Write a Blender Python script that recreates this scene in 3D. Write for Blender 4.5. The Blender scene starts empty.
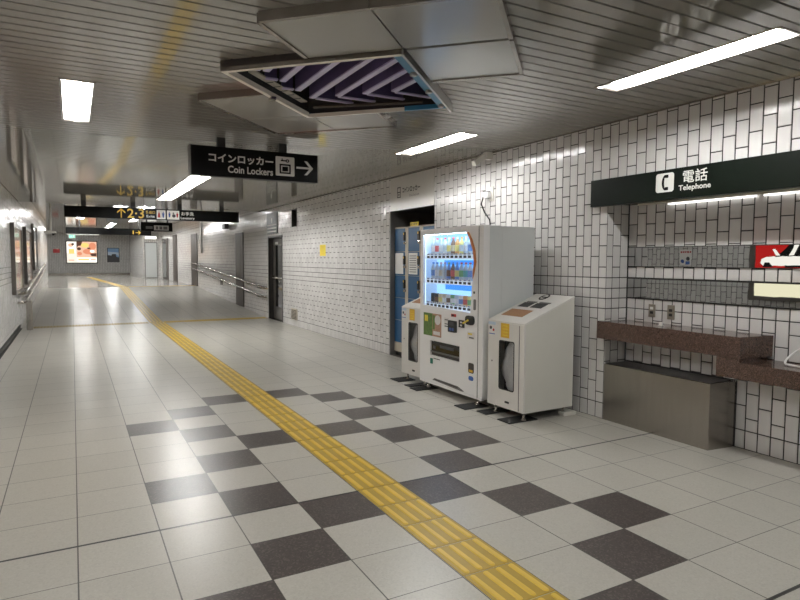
import bpy, bmesh, math, random
from mathutils import Vector, Matrix
from mathutils.geometry import tessellate_polygon
random.seed(7)
COL = bpy.context.scene.collection
PI = math.pi

# ------------------------------------------------------------------ materials
def nmat(name):
    m = bpy.data.materials.new(name); m.use_nodes = True
    nt = m.node_tree
    return m, nt, nt.nodes['Principled BSDF']

def mat(name, col, rough=.5, metal=0., spec=.5, coat=0., var=.06, scale=9., bump=0., aniso=None, emit=None, estr=0.):
    """principled with a little procedural mottling of the base colour"""
    m, nt, b = nmat(name)
    L = nt.links.new
    c = (col[0], col[1], col[2], 1)
    b.inputs['Roughness'].default_value = rough
    b.inputs['Metallic'].default_value = metal
    b.inputs['Specular IOR Level'].default_value = spec
    b.inputs['Coat Weight'].default_value = coat
    b.inputs['Coat Roughness'].default_value = .08
    tc = nt.nodes.new('ShaderNodeTexCoord')
    nz = nt.nodes.new('ShaderNodeTexNoise'); nz.inputs['Scale'].default_value = scale
    nz.inputs['Detail'].default_value = 4
    if aniso:
        mp = nt.nodes.new('ShaderNodeMapping'); mp.inputs['Scale'].default_value = aniso
        L(tc.outputs['Object'], mp.inputs['Vector']); L(mp.outputs['Vector'], nz.inputs['Vector'])
    else:
        L(tc.outputs['Object'], nz.inputs['Vector'])
    mx = nt.nodes.new('ShaderNodeMix'); mx.data_type = 'RGBA'
    mx.inputs['A'].default_value = tuple(max(0, x*(1-var)) for x in c[:3]) + (1,)
    mx.inputs['B'].default_value = tuple(min(1, x*(1+var)) for x in c[:3]) + (1,)
    L(nz.outputs['Fac'], mx.inputs['Factor']); L(mx.outputs['Result'], b.inputs['Base Color'])
    if bump:
        bp = nt.nodes.new('ShaderNodeBump'); bp.inputs['Strength'].default_value = bump; bp.inputs['Distance'].default_value = .002
        L(nz.outputs['Fac'], bp.inputs['Height']); L(bp.outputs['Normal'], b.inputs['Normal'])
    if emit:
        b.inputs['Emission Color'].default_value = (emit[0], emit[1], emit[2], 1)
        b.inputs['Emission Strength'].default_value = estr
    return m

def emat(name, col, strength):
    m = bpy.data.materials.new(name); m.use_nodes = True
    nt = m.node_tree; nt.nodes.clear()
    e = nt.nodes.new('ShaderNodeEmission'); o = nt.nodes.new('ShaderNodeOutputMaterial')
    e.inputs['Color'].default_value = (col[0], col[1], col[2], 1); e.inputs['Strength'].default_value = strength
    nt.links.new(e.outputs[0], o.inputs['Surface'])
    return m

def math_node(nt, op, a, b=None):
    n = nt.nodes.new('ShaderNodeMath'); n.operation = op
    for i, v in enumerate((a, b)):
        if v is None: continue
        if isinstance(v, (int, float)): n.inputs[i].default_value = v
        else: nt.links.new(v, n.inputs[i])
    return n.outputs[0]

def floor_mat(name, light, dark, speck, rough, joint_y=(), groove=False):
    """terrazzo tile: joint lines from the tile's own uv, chips from a voronoi, faint stains from a noise"""
    m, nt, b = nmat(name); L = nt.links.new
    tc = nt.nodes.new('ShaderNodeTexCoord'); sep = nt.nodes.new('ShaderNodeSeparateXYZ')
    L(tc.outputs['UV'], sep.inputs[0])
    pos = nt.nodes.new('ShaderNodeSeparateXYZ'); L(tc.outputs['Object'], pos.inputs[0])
    u, v = sep.outputs[0], sep.outputs[1]
    du = math_node(nt, 'SUBTRACT', .5, math_node(nt, 'ABSOLUTE', math_node(nt, 'SUBTRACT', u, .5)))
    dv = math_node(nt, 'SUBTRACT', .5, math_node(nt, 'ABSOLUTE', math_node(nt, 'SUBTRACT', v, .5)))
    g = math_node(nt, 'MAXIMUM', math_node(nt, 'LESS_THAN', du, .0085), math_node(nt, 'LESS_THAN', dv, .0062))
    wide = None
    for y in joint_y:
        w = math_node(nt, 'LESS_THAN', math_node(nt, 'ABSOLUTE', math_node(nt, 'SUBTRACT', pos.outputs[1], y)), .0095)
        wide = w if wide is None else math_node(nt, 'MAXIMUM', wide, w)
    if groove:
        gv = math_node(nt, 'FRACT', math_node(nt, 'MULTIPLY', v, 6.0))
        gl = math_node(nt, 'LESS_THAN', gv, .12)
    vo = nt.nodes.new('ShaderNodeTexVoronoi'); vo.inputs['Scale'].default_value = 120
    L(tc.outputs['Object'], vo.inputs['Vector'])
    ramp = nt.nodes.new('ShaderNodeSeparateColor'); L(vo.outputs['Color'], ramp.inputs[0])
    chip = math_node(nt, 'GREATER_THAN', ramp.outputs[0], .78)
    chip2 = math_node(nt, 'LESS_THAN', ramp.outputs[1], .22)
    nz = nt.nodes.new('ShaderNodeTexNoise'); nz.inputs['Scale'].default_value = 1.3; nz.inputs['Detail'].default_value = 7
    L(tc.outputs['Object'], nz.inputs['Vector'])
    at = nt.nodes.new('ShaderNodeAttribute'); at.attribute_name = 'rnd'
    def mix(fac, A, B):
        x = nt.nodes.new('ShaderNodeMix'); x.data_type = 'RGBA'
        for k, val in (('Factor', fac), ('A', A), ('B', B)):
            if isinstance(val, (int, float)): x.inputs[k].default_value = val
            elif isinstance(val, tuple): x.inputs[k].default_value = val + (1,)
            else: L(val, x.inputs[k])
        return x.outputs['Result']
    c = mix(nz.outputs['Fac'], light, dark)
    c = mix(math_node(nt, 'MULTIPLY', chip, .35), c, speck[0])
    c = mix(math_node(nt, 'MULTIPLY', chip2, .35), c, speck[1])
    c = mix(math_node(nt, 'MULTIPLY', at.outputs['Fac'], .12), c, tuple(x*.55 for x in dark))
    if groove: c = mix(math_node(nt, 'MULTIPLY', gl, .25), c, (.12, .11, .1))
    c = mix(math_node(nt, 'MULTIPLY', g, .9), c, (.05, .045, .04))
    if wide is not None: c = mix(math_node(nt, 'MULTIPLY', wide, .95), c, (.012, .012, .012))
    L(c, b.inputs['Base Color'])
    b.inputs['Specular IOR Level'].default_value = .42
    r = math_node(nt, 'ADD', rough-.02, math_node(nt, 'MULTIPLY', nz.outputs['Fac'], .04))
    L(r, b.inputs['Roughness'])
    return m

def wall_tile_mat(name, base, rough=.13):
    m, nt, b = nmat(name); L = nt.links.new
    at = nt.nodes.new('ShaderNodeAttribute'); at.attribute_name = 'rnd'
    mx = nt.nodes.new('ShaderNodeMix'); mx.data_type = 'RGBA'
    mx.inputs['A'].default_value = tuple(base)+(1,); mx.inputs['B'].default_value = tuple(x*.88 for x in base)+(1,)
    L(at.outputs['Fac'], mx.inputs['Factor'])
    tc = nt.nodes.new('ShaderNodeTexCoord'); nz = nt.nodes.new('ShaderNodeTexNoise')
    nz.inputs['Scale'].default_value = 14; L(tc.outputs['Object'], nz.inputs['Vector'])
    bp = nt.nodes.new('ShaderNodeBump'); bp.inputs['Strength'].default_value = .25; bp.inputs['Distance'].default_value = .004
    L(nz.outputs['Fac'], bp.inputs['Height']); L(bp.outputs['Normal'], b.inputs['Normal'])
    L(mx.outputs['Result'], b.inputs['Base Color'])
    b.inputs['Roughness'].default_value = rough
    b.inputs['Specular IOR Level'].default_value = .6
    return m

def glass_mat(name, tint=(1, 1, 1), refl=.08, rough=.02):
    m = bpy.data.materials.new(name); m.use_nodes = True
    nt = m.node_tree; nt.nodes.clear(); L = nt.links.new
    t = nt.nodes.new('ShaderNodeBsdfTransparent'); t.inputs[0].default_value = tuple(tint)+(1,)
    g = nt.nodes.new('ShaderNodeBsdfGlossy'); g.inputs['Roughness'].default_value = rough
    lw = nt.nodes.new('ShaderNodeFresnel'); lw.inputs['IOR'].default_value = 1.45
    mx = nt.nodes.new('ShaderNodeMixShader'); o = nt.nodes.new('ShaderNodeOutputMaterial')
    geo = nt.nodes.new('ShaderNodeNewGeometry'); fac = math_node(nt, 'MULTIPLY', lw.outputs[0], math_node(nt, 'SUBTRACT', 1.0, geo.outputs['Backfacing']))
    L(fac, mx.inputs[0]); L(t.outputs[0], mx.inputs[1]); L(g.outputs[0], mx.inputs[2]); L(mx.outputs[0], o.inputs['Surface'])
    return m

def mirror_mat(name, col, rough):
    m, nt, b = nmat(name); L = nt.links.new
    b.inputs['Base Color'].default_value = tuple(col)+(1,); b.inputs['Metallic'].default_value = 1; b.inputs['Roughness'].default_value = rough
    tc = nt.nodes.new('ShaderNodeTexCoord'); nz = nt.nodes.new('ShaderNodeTexNoise'); nz.inputs['Scale'].default_value = 7
    L(tc.outputs['Object'], nz.inputs['Vector'])
    bp = nt.nodes.new('ShaderNodeBump'); bp.inputs['Strength'].default_value = .025; bp.inputs['Distance'].default_value = .004
    L(nz.outputs['Fac'], bp.inputs['Height']); L(bp.outputs['Normal'], b.inputs['Normal'])
    return m

def granite_mat(name):
    m, nt, b = nmat(name); L = nt.links.new
    tc = nt.nodes.new('ShaderNodeTexCoord'); vo = nt.nodes.new('ShaderNodeTexVoronoi'); vo.inputs['Scale'].default_value = 210
    L(tc.outputs['Object'], vo.inputs['Vector'])
    cr = nt.nodes.new('ShaderNodeValToRGB'); sc = nt.nodes.new('ShaderNodeSeparateColor')
    L(vo.outputs['Color'], sc.inputs[0]); L(sc.outputs[0], cr.inputs[0])
    e = cr.color_ramp.elements
    e[0].position = 0; e[0].color = (.018, .011, .009, 1); e[1].position = 1; e[1].color = (.17, .105, .08, 1)
    k = e.new(.5); k.color = (.075, .042, .03, 1)
    L(cr.outputs[0], b.inputs['Base Color'])
    b.inputs['Roughness'].default_value = .12
    return m

LIGHT_TONE = (.985, .985, .965)
M = {}
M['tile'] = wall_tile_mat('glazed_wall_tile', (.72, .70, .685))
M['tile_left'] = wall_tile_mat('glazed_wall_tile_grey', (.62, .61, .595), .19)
M['grout'] = mat('dark_grout', (.035, .033, .03), .9)
M['floor_light'] = floor_mat('terrazzo_light', (.555, .53, .475), (.51, .487, .43), ((.60, .58, .535), (.43, .41, .37)), .29, (0., -2.))
M['floor_dark'] = floor_mat('terrazzo_dark', (.082, .068, .062), (.066, .054, .050), ((.22, .19, .17), (.025, .02, .018)), .30, (0., -2.))
M['landing'] = floor_mat('terrazzo_landing', (.50, .475, .43), (.46, .435, .39), ((.56, .54, .5), (.40, .38, .34)), .13)
M['ramp'] = floor_mat('terrazzo_ramp', (.50, .48, .44), (.43, .41, .37), ((.6, .58, .52), (.36, .34, .3)), .30, (), True)
M['slat'] = mat('ceiling_slat_enamel', (.25, .238, .212), .07, 0., .5, var=.03, scale=3); M['slat'].node_tree.nodes['Principled BSDF'].inputs['IOR'].default_value = 1.85
M['slat_gap'] = mat('ceiling_void', (.02, .019, .017), .9)
M['panel'] = mat('ceiling_panel_paint', (.27, .258, .23), .17, 0., .5, var=.02, scale=3); M['panel'].node_tree.nodes['Principled BSDF'].inputs['IOR'].default_value = 2.0
M['panel_edge'] = mat('panel_edge_aluminium', (.30, .27, .235), .16, .7, var=.03)
M['lip'] = mat('beige_lip_metal', (.80, .755, .67), .25, .0, var=.03)
M['alu'] = mat('aluminium', (.55, .54, .52), .28, .9, var=.04)
M['steel'] = mat('brushed_steel', (.36, .335, .30), .27, 1., var=.10, scale=2, aniso=(1, 30, 1))
M['rail'] = mat('rail_steel_shaded', (.24, .22, .20), .16, 1., var=.05)  # steel darkened, shading of the right handrail put into its colour
M['chrome'] = mat('polished_steel', (.52, .49, .45), .14, 1., var=.03)
M['bronze'] = mat('bronze_metal', (.06, .047, .038), .5, .1, var=.12)
M['darkmetal'] = mat('dark_door_metal', (.05, .046, .042), .33, .5, var=.1)
M['doorframe'] = mat('steel_door_leaf', (.17, .155, .14), .3, .6, var=.1)
M['black'] = mat('black_plastic', (.012, .012, .012), .45, var=.1)
M['blackgloss'] = mat('black_sign_face', (.005, .005, .005), .4, spec=.12, var=.1)
M['signedge'] = mat('sign_edge_grey', (.20, .195, .19), .4, .5)
M['greensign'] = mat('dark_green_sign_face', (.0022, .0052, .003), .35, spec=.22, var=.1)
M['rubber'] = mat('black_rubber', (.01, .01, .01), .75, var=.2)
M['letter'] = mat('sign_letter_white', (.85, .84, .80), .5, var=.01)
M['letter_dim'] = mat('sign_letter_grey', (.72, .71, .68), .5, var=.01)
M['yellow'] = mat('sign_letter_yellow', (.80, .52, .06), .5, var=.02)
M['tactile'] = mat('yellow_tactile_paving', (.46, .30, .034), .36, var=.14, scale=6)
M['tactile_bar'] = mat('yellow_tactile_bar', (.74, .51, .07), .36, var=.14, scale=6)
M['tactile_brass'] = mat('brass_tactile', (.36, .27, .10), .35, .3, var=.2, scale=20)
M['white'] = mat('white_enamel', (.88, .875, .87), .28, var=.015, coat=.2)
M['white_shaded'] = mat('white_enamel_shaded', (.66, .685, .685), .35, var=.02)  # white enamel made cooler and greyer: the machine side's shade is in the colour
M['cream'] = mat('cream_enamel', (.70, .685, .625), .33, var=.02)
M['binwhite'] = mat('bin_enamel', (.74, .72, .685), .33, var=.02)
M['orange'] = mat('orange_trim', (.62, .21, .05), .4)
M['blue'] = mat('locker_blue', (.022, .095, .21), .38, var=.06)
M['beige'] = mat('locker_beige', (.53, .47, .38), .45)
M['paper'] = mat('white_paper', (.76, .74, .72), .7)
M['paper_blue'] = mat('pale_blue_paper', (.55, .66, .78), .6)
M['print'] = mat('dark_print', (.06, .06, .065), .6)
M['yellow_paper'] = mat('yellow_paper', (.85, .66, .07), .6)
M['amber'] = mat('amber_sticker', (.78, .47, .04), .5, var=.15, scale=40)
M['granite'] = granite_mat('brown_granite')
M['mirror'] = mirror_mat('mirror_strip_glass', (.46, .46, .455), .012)
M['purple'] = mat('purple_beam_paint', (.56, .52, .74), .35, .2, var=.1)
M['purple_shaded'] = mat('purple_beam_shaded', (.135, .10, .235), .45, .2, var=.1)  # beam paint darkened for the webs, their shade put into the colour
M['lipblue'] = mat('blue_film', (.05, .22, .38), .35, .2, var=.1)
M['voidwall'] = mat('ceiling_cavity_lining', (.035, .032, .035), .8)
M['lamp'] = emat('fluorescent_tube', LIGHT_TONE, 1.0)
M['lampwhite'] = mat('lamp_reflector_white', (.88, .87, .84), .35)
M['brown'] = mat('brown_board', (.42, .23, .12), .7, var=.25, scale=60)
M['bag'] = mat('plastic_bag', (.78, .79, .80), .3, var=.12, scale=12, bump=.5)
M['glass'] = glass_mat('clear_glass')
M['glass_smoke'] = glass_mat('smoked_glass', (.86, .86, .86))
M['glass_dark'] = mat('dark_glass', (.01, .01, .01), .06)
M['green'] = mat('green_plastic', (.02, .22, .16), .4)
M['red'] = mat('red_plastic', (.45, .03, .03), .4)
M['navy'] = mat('navy_print', (.03, .08, .30), .4)
M['bluecap'] = mat('blue_badge', (.05, .14, .45), .4)
M['leafgreen'] = mat('leaflet_green', (.10, .19, .04), .5, var=.6, scale=45)
M['leafred'] = mat('leaflet_tan', (.45, .26, .18), .5, var=.4, scale=50)
M['socket'] = mat('socket_brass', (.28, .25, .21), .35, .7)
M['camwhite'] = mat('camera_housing', (.62, .60, .55), .4)
M['cordwhite'] = mat('white_cord', (.75, .74, .72), .4)
M['asphalt'] = mat('gutter_dark', (.03, .029, .027), .7)

# ------------------------------------------------------------------ mesh helper
class MB:
    def __init__(s):
        s.v = []; s.f = []; s.mi = []; s.mats = []; s.rnd = []; s.uv = {}; s.smooth = []
    def m(s, mt):
        if mt not in s.mats: s.mats.append(mt)
        return s.mats.index(mt)
    def face(s, pts, mt, rnd=0., uv=None, smooth=False):
        i = len(s.v); s.v.extend(tuple(p) for p in pts)
        s.f.append(list(range(i, i+len(pts)))); s.mi.append(s.m(mt)); s.rnd.append(rnd); s.smooth.append(smooth)
        if uv: s.uv[len(s.f)-1] = uv
    def add(s, verts, faces, mt, smooth=False):
        i = len(s.v); s.v.extend(tuple(p) for p in verts); k = s.m(mt)
        for f in faces:
            s.f.append([i+j for j in f]); s.mi.append(k); s.rnd.append(0.); s.smooth.append(smooth)
    def box(s, x0, x1, y0, y1, z0, z1, mt, bev=0.):
        x0, x1 = min(x0, x1), max(x0, x1); y0, y1 = min(y0, y1), max(y0, y1); z0, z1 = min(z0, z1), max(z0, z1)
        if bev:
            bm = bmesh.new(); bmesh.ops.create_cube(bm, size=1)
            for v in bm.verts: v.co = Vector(((x0+x1)/2+v.co.x*(x1-x0), (y0+y1)/2+v.co.y*(y1-y0), (z0+z1)/2+v.co.z*(z1-z0)))
            bmesh.ops.bevel(bm, geom=bm.edges[:], offset=bev, segments=2, profile=.5, affect='EDGES')
            bm.verts.index_update()
            s.add([v.co.copy() for v in bm.verts], [[v.index for v in f.verts] for f in bm.faces], mt); bm.free(); return
        V = [(x, y, z) for z in (z0, z1) for y in (y0, y1) for x in (x0, x1)]
        s.add(V, [(0, 2, 3, 1), (4, 5, 7, 6), (0, 1, 5, 4), (2, 6, 7, 3), (0, 4, 6, 2), (1, 3, 7, 5)], mt)
    def ext(s, outer, holes, axis, a0, a1, mt, side=None):
        """polygon (with holes) in the plane normal to axis, extruded a0..a1; 2-D coords: x:(y,z) y:(x,z) z:(x,y)"""
        def P(p, a):
            return {'x': (a, p[0], p[1]), 'y': (p[0], a, p[1]), 'z': (p[0], p[1], a)}[axis]
        loops = [list(outer)]+[list(h) for h in holes]
        flat = [p for l in loops for p in l]
        tris = tessellate_polygon([[Vector((p[0], p[1], 0)) for p in l] for l in loops])
        n = len(flat)
        s.add([P(p, a0) for p in flat]+[P(p, a1) for p in flat],
              [tuple(t) for t in tris]+[tuple(n+k for k in reversed(t)) for t in tris], mt)
        for l in loops:
            for i in range(len(l)):
                a, b = l[i], l[(i+1) % len(l)]
                s.add([P(a, a0), P(b, a0), P(b, a1), P(a, a1)], [(0, 1, 2, 3)], side or mt)
    def tube(s, pts, r, mt, seg=10, cap=True):
        pts = [Vector(p) for p in pts]; rings = []; up = None
        for i, p in enumerate(pts):
            d = (pts[min(i+1, len(pts)-1)]-pts[max(i-1, 0)]).normalized()
            if up is None:
                up = d.cross(Vector((0, 0, 1)) if abs(d.z) < .9 else Vector((1, 0, 0))).normalized()
            else:
                up = (up-d*up.dot(d)).normalized()
            w = d.cross(up); rr = r[i] if isinstance(r, (list, tuple)) else r
            rings.append([p+(up*math.cos(2*PI*k/seg)+w*math.sin(2*PI*k/seg))*rr for k in range(seg)])
        V = [v for q in rings for v in q]; F = []
        for i in range(len(rings)-1):
            for k in range(seg):
                F.append((i*seg+k, i*seg+(k+1) % seg, (i+1)*seg+(k+1) % seg, (i+1)*seg+k))
        s.add(V, F, mt, True)
        if cap:
            s.add(rings[0], [tuple(range(seg))[::-1]], mt); s.add(rings[-1], [tuple(range(seg))], mt)
    def lathe(s, c, prof, mt, seg=14):
        V = [(c[0]+r*math.cos(2*PI*k/seg), c[1]+r*math.sin(2*PI*k/seg), c[2]+z) for r, z in prof for k in range(seg)]
        F = [(i*seg+k, i*seg+(k+1) % seg, (i+1)*seg+(k+1) % seg, (i+1)*seg+k) for i in range(len(prof)-1) for k in range(seg)]
        s.add(V, F, mt, True)
        s.add(V[:seg], [tuple(range(seg))[::-1]], mt); s.add(V[-seg:], [tuple(range(seg))], mt)
    def build(s, name, parent=None, origin=(0, 0, 0)):
        me = bpy.data.meshes.new(name)
        ox, oy, oz = origin
        me.from_pydata([(x-ox, y-oy, z-oz) for x, y, z in s.v], [], s.f)
        for mt in s.mats: me.materials.append(mt)
        me.polygons.foreach_set('material_index', s.mi)
        me.polygons.foreach_set('use_smooth', s.smooth)
        if any(s.rnd):
            a = me.attributes.new('rnd', 'FLOAT', 'FACE'); a.data.foreach_set('value', s.rnd)
        if s.uv:
            ul = me.uv_layers.new(name='UVMap')
            for fi, uv in s.uv.items():
                for k, li in enumerate(me.polygons[fi].loop_indices): ul.data[li].uv = uv[k]
        me.update()
        o = bpy.data.objects.new(name, me); COL.objects.link(o)
        if parent:
            o.parent = parent
            o.location = Vector(origin)-parent.location
        else: o.location = origin
        return o

def tag(o, label=None, cat=None, group=None, kind=None):
    if label: o['label'] = label
    if cat: o['category'] = cat
    if group: o['group'] = group
    if kind: o['kind'] = kind
    return o

def thing(name, label, cat, loc, group=None):
    o = bpy.data.objects.new(name, None); o.location = loc; o.empty_display_size = .1; COL.objects.link(o)
    return tag(o, label, cat, group)

def struct(name, mb, label=None):
    o = mb.build(name); o['kind'] = 'structure'
    if label: o['label'] = label
    return o

def copy_tree(o, parent=None, loc=None):
    c = o.copy(); COL.objects.link(c)
    if parent: c.parent = parent
    if loc is not None: c.location = loc
    for ch in list(o.children): copy_tree(ch, c)
    return c

def text_geo(s, bold=.0):
    cu = bpy.data.curves.new('lettering', 'FONT'); cu.body = s; cu.size = 1; cu.offset = bold; cu.resolution_u = 3
    o = bpy.data.objects.new('lettering_source', cu); COL.objects.link(o)
    bpy.context.view_layer.update()
    me = bpy.data.meshes.new_from_object(o.evaluated_get(bpy.context.evaluated_depsgraph_get()))
    V = [v.co.copy() for v in me.vertices]; F = [list(p.vertices) for p in me.polygons]
    bpy.data.objects.remove(o); bpy.data.curves.remove(cu); bpy.data.meshes.remove(me)
    return V, F

def put_text(mb, s, u0, u1, z0, z1, plane, a, mt, bold=.0, slant=0.):
    """text fitted into a box; plane 'y': face looks to -Y (u = x), plane 'x': face looks to -X (u = -y, so u0 > u1 in y)"""
    V, F = text_geo(s, bold)
    if not V: return
    xs = [v.x for v in V]; ys = [v.y for v in V]
    ax, bx, ay, by = min(xs), max(xs), min(ys), max(ys)
    pts = []
    for v in V:
        u = u0+(u1-u0)*(v.x-ax)/(bx-ax); z = z0+(z1-z0)*(v.y-ay)/(by-ay)
        pts.append((u, a, z) if plane == 'y' else (a, u, z))
    mb.add(pts, F, mt)

def rrect(u0, u1, z0, z1, r, n=5):
    u0, u1 = min(u0, u1), max(u0, u1)
    P = []
    for cx, cz, a in ((u1-r, z1-r, 0), (u0+r, z1-r, 90), (u0+r, z0+r, 180), (u1-r, z0+r, 270)):
        for k in range(n+1):
            t = math.radians(a+90*k/n); P.append((cx+r*math.cos(t), cz+r*math.sin(t)))
    return P
def rect(u0, u1, z0, z1): return [(u0, z0), (u1, z0), (u1, z1), (u0, z1)]
def disc(u, z, ru, rz=None, n=20):
    rz = rz or ru
    return [(u+ru*math.cos(2*PI*k/n), z+rz*math.sin(2*PI*k/n)) for k in range(n)]

# ------------------------------------------------------------------ setting
XR, XL, XA = 4.40, -1.02, 4.69          # right wall, left wall, alcove back wall
ZC, ZU = 2.77, 3.22                     # lower and upper ceiling
Y0, YS = -6.0, 12.4                     # end behind the camera, ceiling step
RY0, RY1, RZ = 11.75, 21.9, .43         # ramp
YE = 29.5                               # end of left wall
YB, YK = 42.0, 33.0                     # back wall, block front

def subtract(r, holes):
    out = [r]
    for h in holes:
        nxt = []
        for a0, a1, b0, b1 in out:
            if h[0] >= a1 or h[1] <= a0 or h[2] >= b1 or h[3] <= b0: nxt.append((a0, a1, b0, b1)); continue
            if h[0] > a0: nxt.append((a0, h[0], b0, b1))
            if h[1] < a1: nxt.append((h[1], a1, b0, b1))
            c0, c1 = max(a0, h[0]), min(a1, h[1])
            if h[2] > b0: nxt.append((c0, c1, b0, h[2]))
            if h[3] < b1: nxt.append((c0, c1, h[3], b1))
        out = nxt
    return out

ROWS = [.0, .15]
def tile_wall(mb, s0, s1, z0, z1, P, mt, holes=(), phase=0., lift=0., wob=.010, band=True, joint=.0055):
    """glazed tiles 100 x 200 mm, every second column shifted half a tile, with square-tile courses at .15 and 1.05-1.34.
    P(s, z, d) -> point, d = distance in front of the wall"""
    holes = list(holes)
    for a, b, c, d in subtract((s0, s1, z0, z1), holes):
        mb.face([P(a, c, -.003), P(b, c, -.003), P(b, d, -.003), P(a, d, -.003)], M['grout'])
    i0 = math.floor((s0-phase)/.1); i1 = math.ceil((s1-phase)/.1)
    for i in range(i0, i1):
        a, b = phase+i*.1, phase+(i+1)*.1
        par = i % 2
        zs = [0, .15]
        if par: zs += [.15+.1+.2*k for k in range(5)]
        else: zs += [.15+.2*k for k in range(1, 5)]+[1.05]
        zs += [1.145, 1.24, 1.34]
        z = 1.34+(.1 if par else .2)
        while z < 3.6: zs.append(z); z += .2
        zs = sorted(set(round(q, 4) for q in zs))
        for c, d in zip(zs, zs[1:]):
            c += lift; d += lift
            if d <= z0 or c >= z1: continue
            q = (max(a, s0), min(b, s1), max(c, z0), min(d, z1))
            for e0, e1, g0, g1 in subtract(q, holes):
                e0 += joint*.8; e1 -= joint*.8; g0 += joint*.7; g1 -= joint*.7
                if e1-e0 < .006 or g1-g0 < .006: continue
                rn = random.random()
                tx, tz = random.gauss(0, wob), random.gauss(0, wob)
                cs, cz = (e0+e1)/2, (g0+g1)/2
                def D(s_, z_): return .0025+max(-.002, min(.003, tx*(s_-cs)+tz*(z_-cz)))
                bv = .003
                o = [(e0, g0), (e1, g0), (e1, g1), (e0, g1)]; n = [(e0+bv, g0+bv), (e1-bv, g0+bv), (e1-bv, g1-bv), (e0+bv, g1-bv)]
                T = [P(s_, z_, D(s_, z_)) for s_, z_ in n]; B = [P(s_, z_, -.0015) for s_, z_ in o]
                mb.face(T, mt, rn)
                for k in range(4):
                    mb.face([B[k], B[(k+1) % 4], T[(k+1) % 4], T[k]], mt, rn)

PR = lambda s, z, d: (XR-d, s, z)
PL = lambda s, z, d: (XL+d, s, z)
PA = lambda s, z, d: (XA-d, s, z)
AL0, ALT = .54, 2.03                     # alcove start and top
YA = -4.0                                # alcove far end (behind the camera's right edge)
LK0, LK1, LKZ = 3.59, 4.88, 2.255        # locker opening
D1 = (10.42, 11.52, 0, 2.04)             # recessed door
SLOT = (9.33, 9.71, 2.243, 2.62)
# right wall
mb = MB()
tile_wall(mb, Y0, YK, 0, ZC, PR, M['tile'], [(YA, AL0, 0, ALT), (LK0, LK1, 0, ZC), D1, SLOT, (YS, YK, 0, .0001)], phase=.034)
tile_wall(mb, YS, YK, ZC, ZU, PR, M['tile'], phase=.034)
# alcove: back, near-side return, and soffit
tile_wall(mb, YA, AL0, 0, ALT, PA, M['tile'], phase=-.055-.2)
tile_wall(mb, 0, XA-XR, 0, ALT, lambda s, z, d: (XR+s, AL0-d, z), M['tile'], phase=-.02)
mb.face([(XR, YA, ALT), (XA, YA, ALT), (XA, AL0, ALT), (XR, AL0, ALT)], M['chrome'])
mb.box(XR, XA, YA-.02, YA, 0, ALT, M['tile'])
# slot recess
s = SLOT
mb.box(XR+.1, XR+.12, s[0], s[1], s[2], s[3], M['darkmetal'])
for a in (s[0], s[1]): mb.face([(XR, a, s[2]), (XR+.1, a, s[2]), (XR+.1, a, s[3]), (XR, a, s[3])], M['darkmetal'])
for a in (s[2], s[3]): mb.face([(XR, s[0], a), (XR+.1, s[0], a), (XR+.1, s[1], a), (XR, s[1], a)], M['darkmetal'])
# locker niche shell
mb.box(5.12, 5.14, LK0-.05, LK1+.05, 0, ZC, M['black'])
mb.face([(XR, LK1, 0), (5.12, LK1, 0), (5.12, LK1, ZC), (XR, LK1, ZC)], M['signedge'])
mb.face([(XR, LK0, 0), (5.12, LK0, 0), (5.12, LK0, ZC), (XR, LK0, ZC)], M['black'])
mb.face([(XR, LK0, 0.001), (5.12, LK0, 0.001), (5.12, LK1, 0.001), (XR, LK1, 0.001)], M['bronze'])
mb.face([(XR, LK0, LKZ+.005), (5.12, LK0, LKZ+.005), (5.12, LK1, LKZ+.005), (XR, LK1, LKZ+.005)], M['black'])
struct('wall_right', mb)
# left wall
mb = MB()
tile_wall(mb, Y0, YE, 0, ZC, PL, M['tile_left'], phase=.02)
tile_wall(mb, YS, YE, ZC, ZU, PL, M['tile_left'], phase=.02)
mb.box(-7, XL-.001, YE-.02, YE, 0, ZU, M['tile_left'])
struct('wall_left', mb)
mb = MB(); mb.box(XL+.003, XL+.016, Y0, RY0, 0, .085, M['asphalt']); struct('baseboard_left', mb)
# wall behind the camera
mb = MB(); mb.box(XL, XA+.3, Y0-.05, Y0, 0, ZC, M['tile_left']); struct('wall_rear', mb)
# back wall and block of the cross concourse
mb = MB()
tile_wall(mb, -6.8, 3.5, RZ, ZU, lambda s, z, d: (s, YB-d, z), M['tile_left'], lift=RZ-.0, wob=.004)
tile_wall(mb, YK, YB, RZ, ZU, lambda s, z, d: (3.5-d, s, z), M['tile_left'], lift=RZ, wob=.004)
tile_wall(mb, 3.5, XR, RZ, ZU, lambda s, z, d: (s, YK-d, z), M['tile'], lift=RZ, wob=.004)
mb.box(-7, -6.8, YE, YB, RZ, ZU, M['tile_left'])
struct('wall_back', mb)
mb = MB(); mb.box(-6.8, 3.5, YB-.03, YB-.004, RZ, RZ+.12, M['steel']); struct('baseboard_back', mb)

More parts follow.
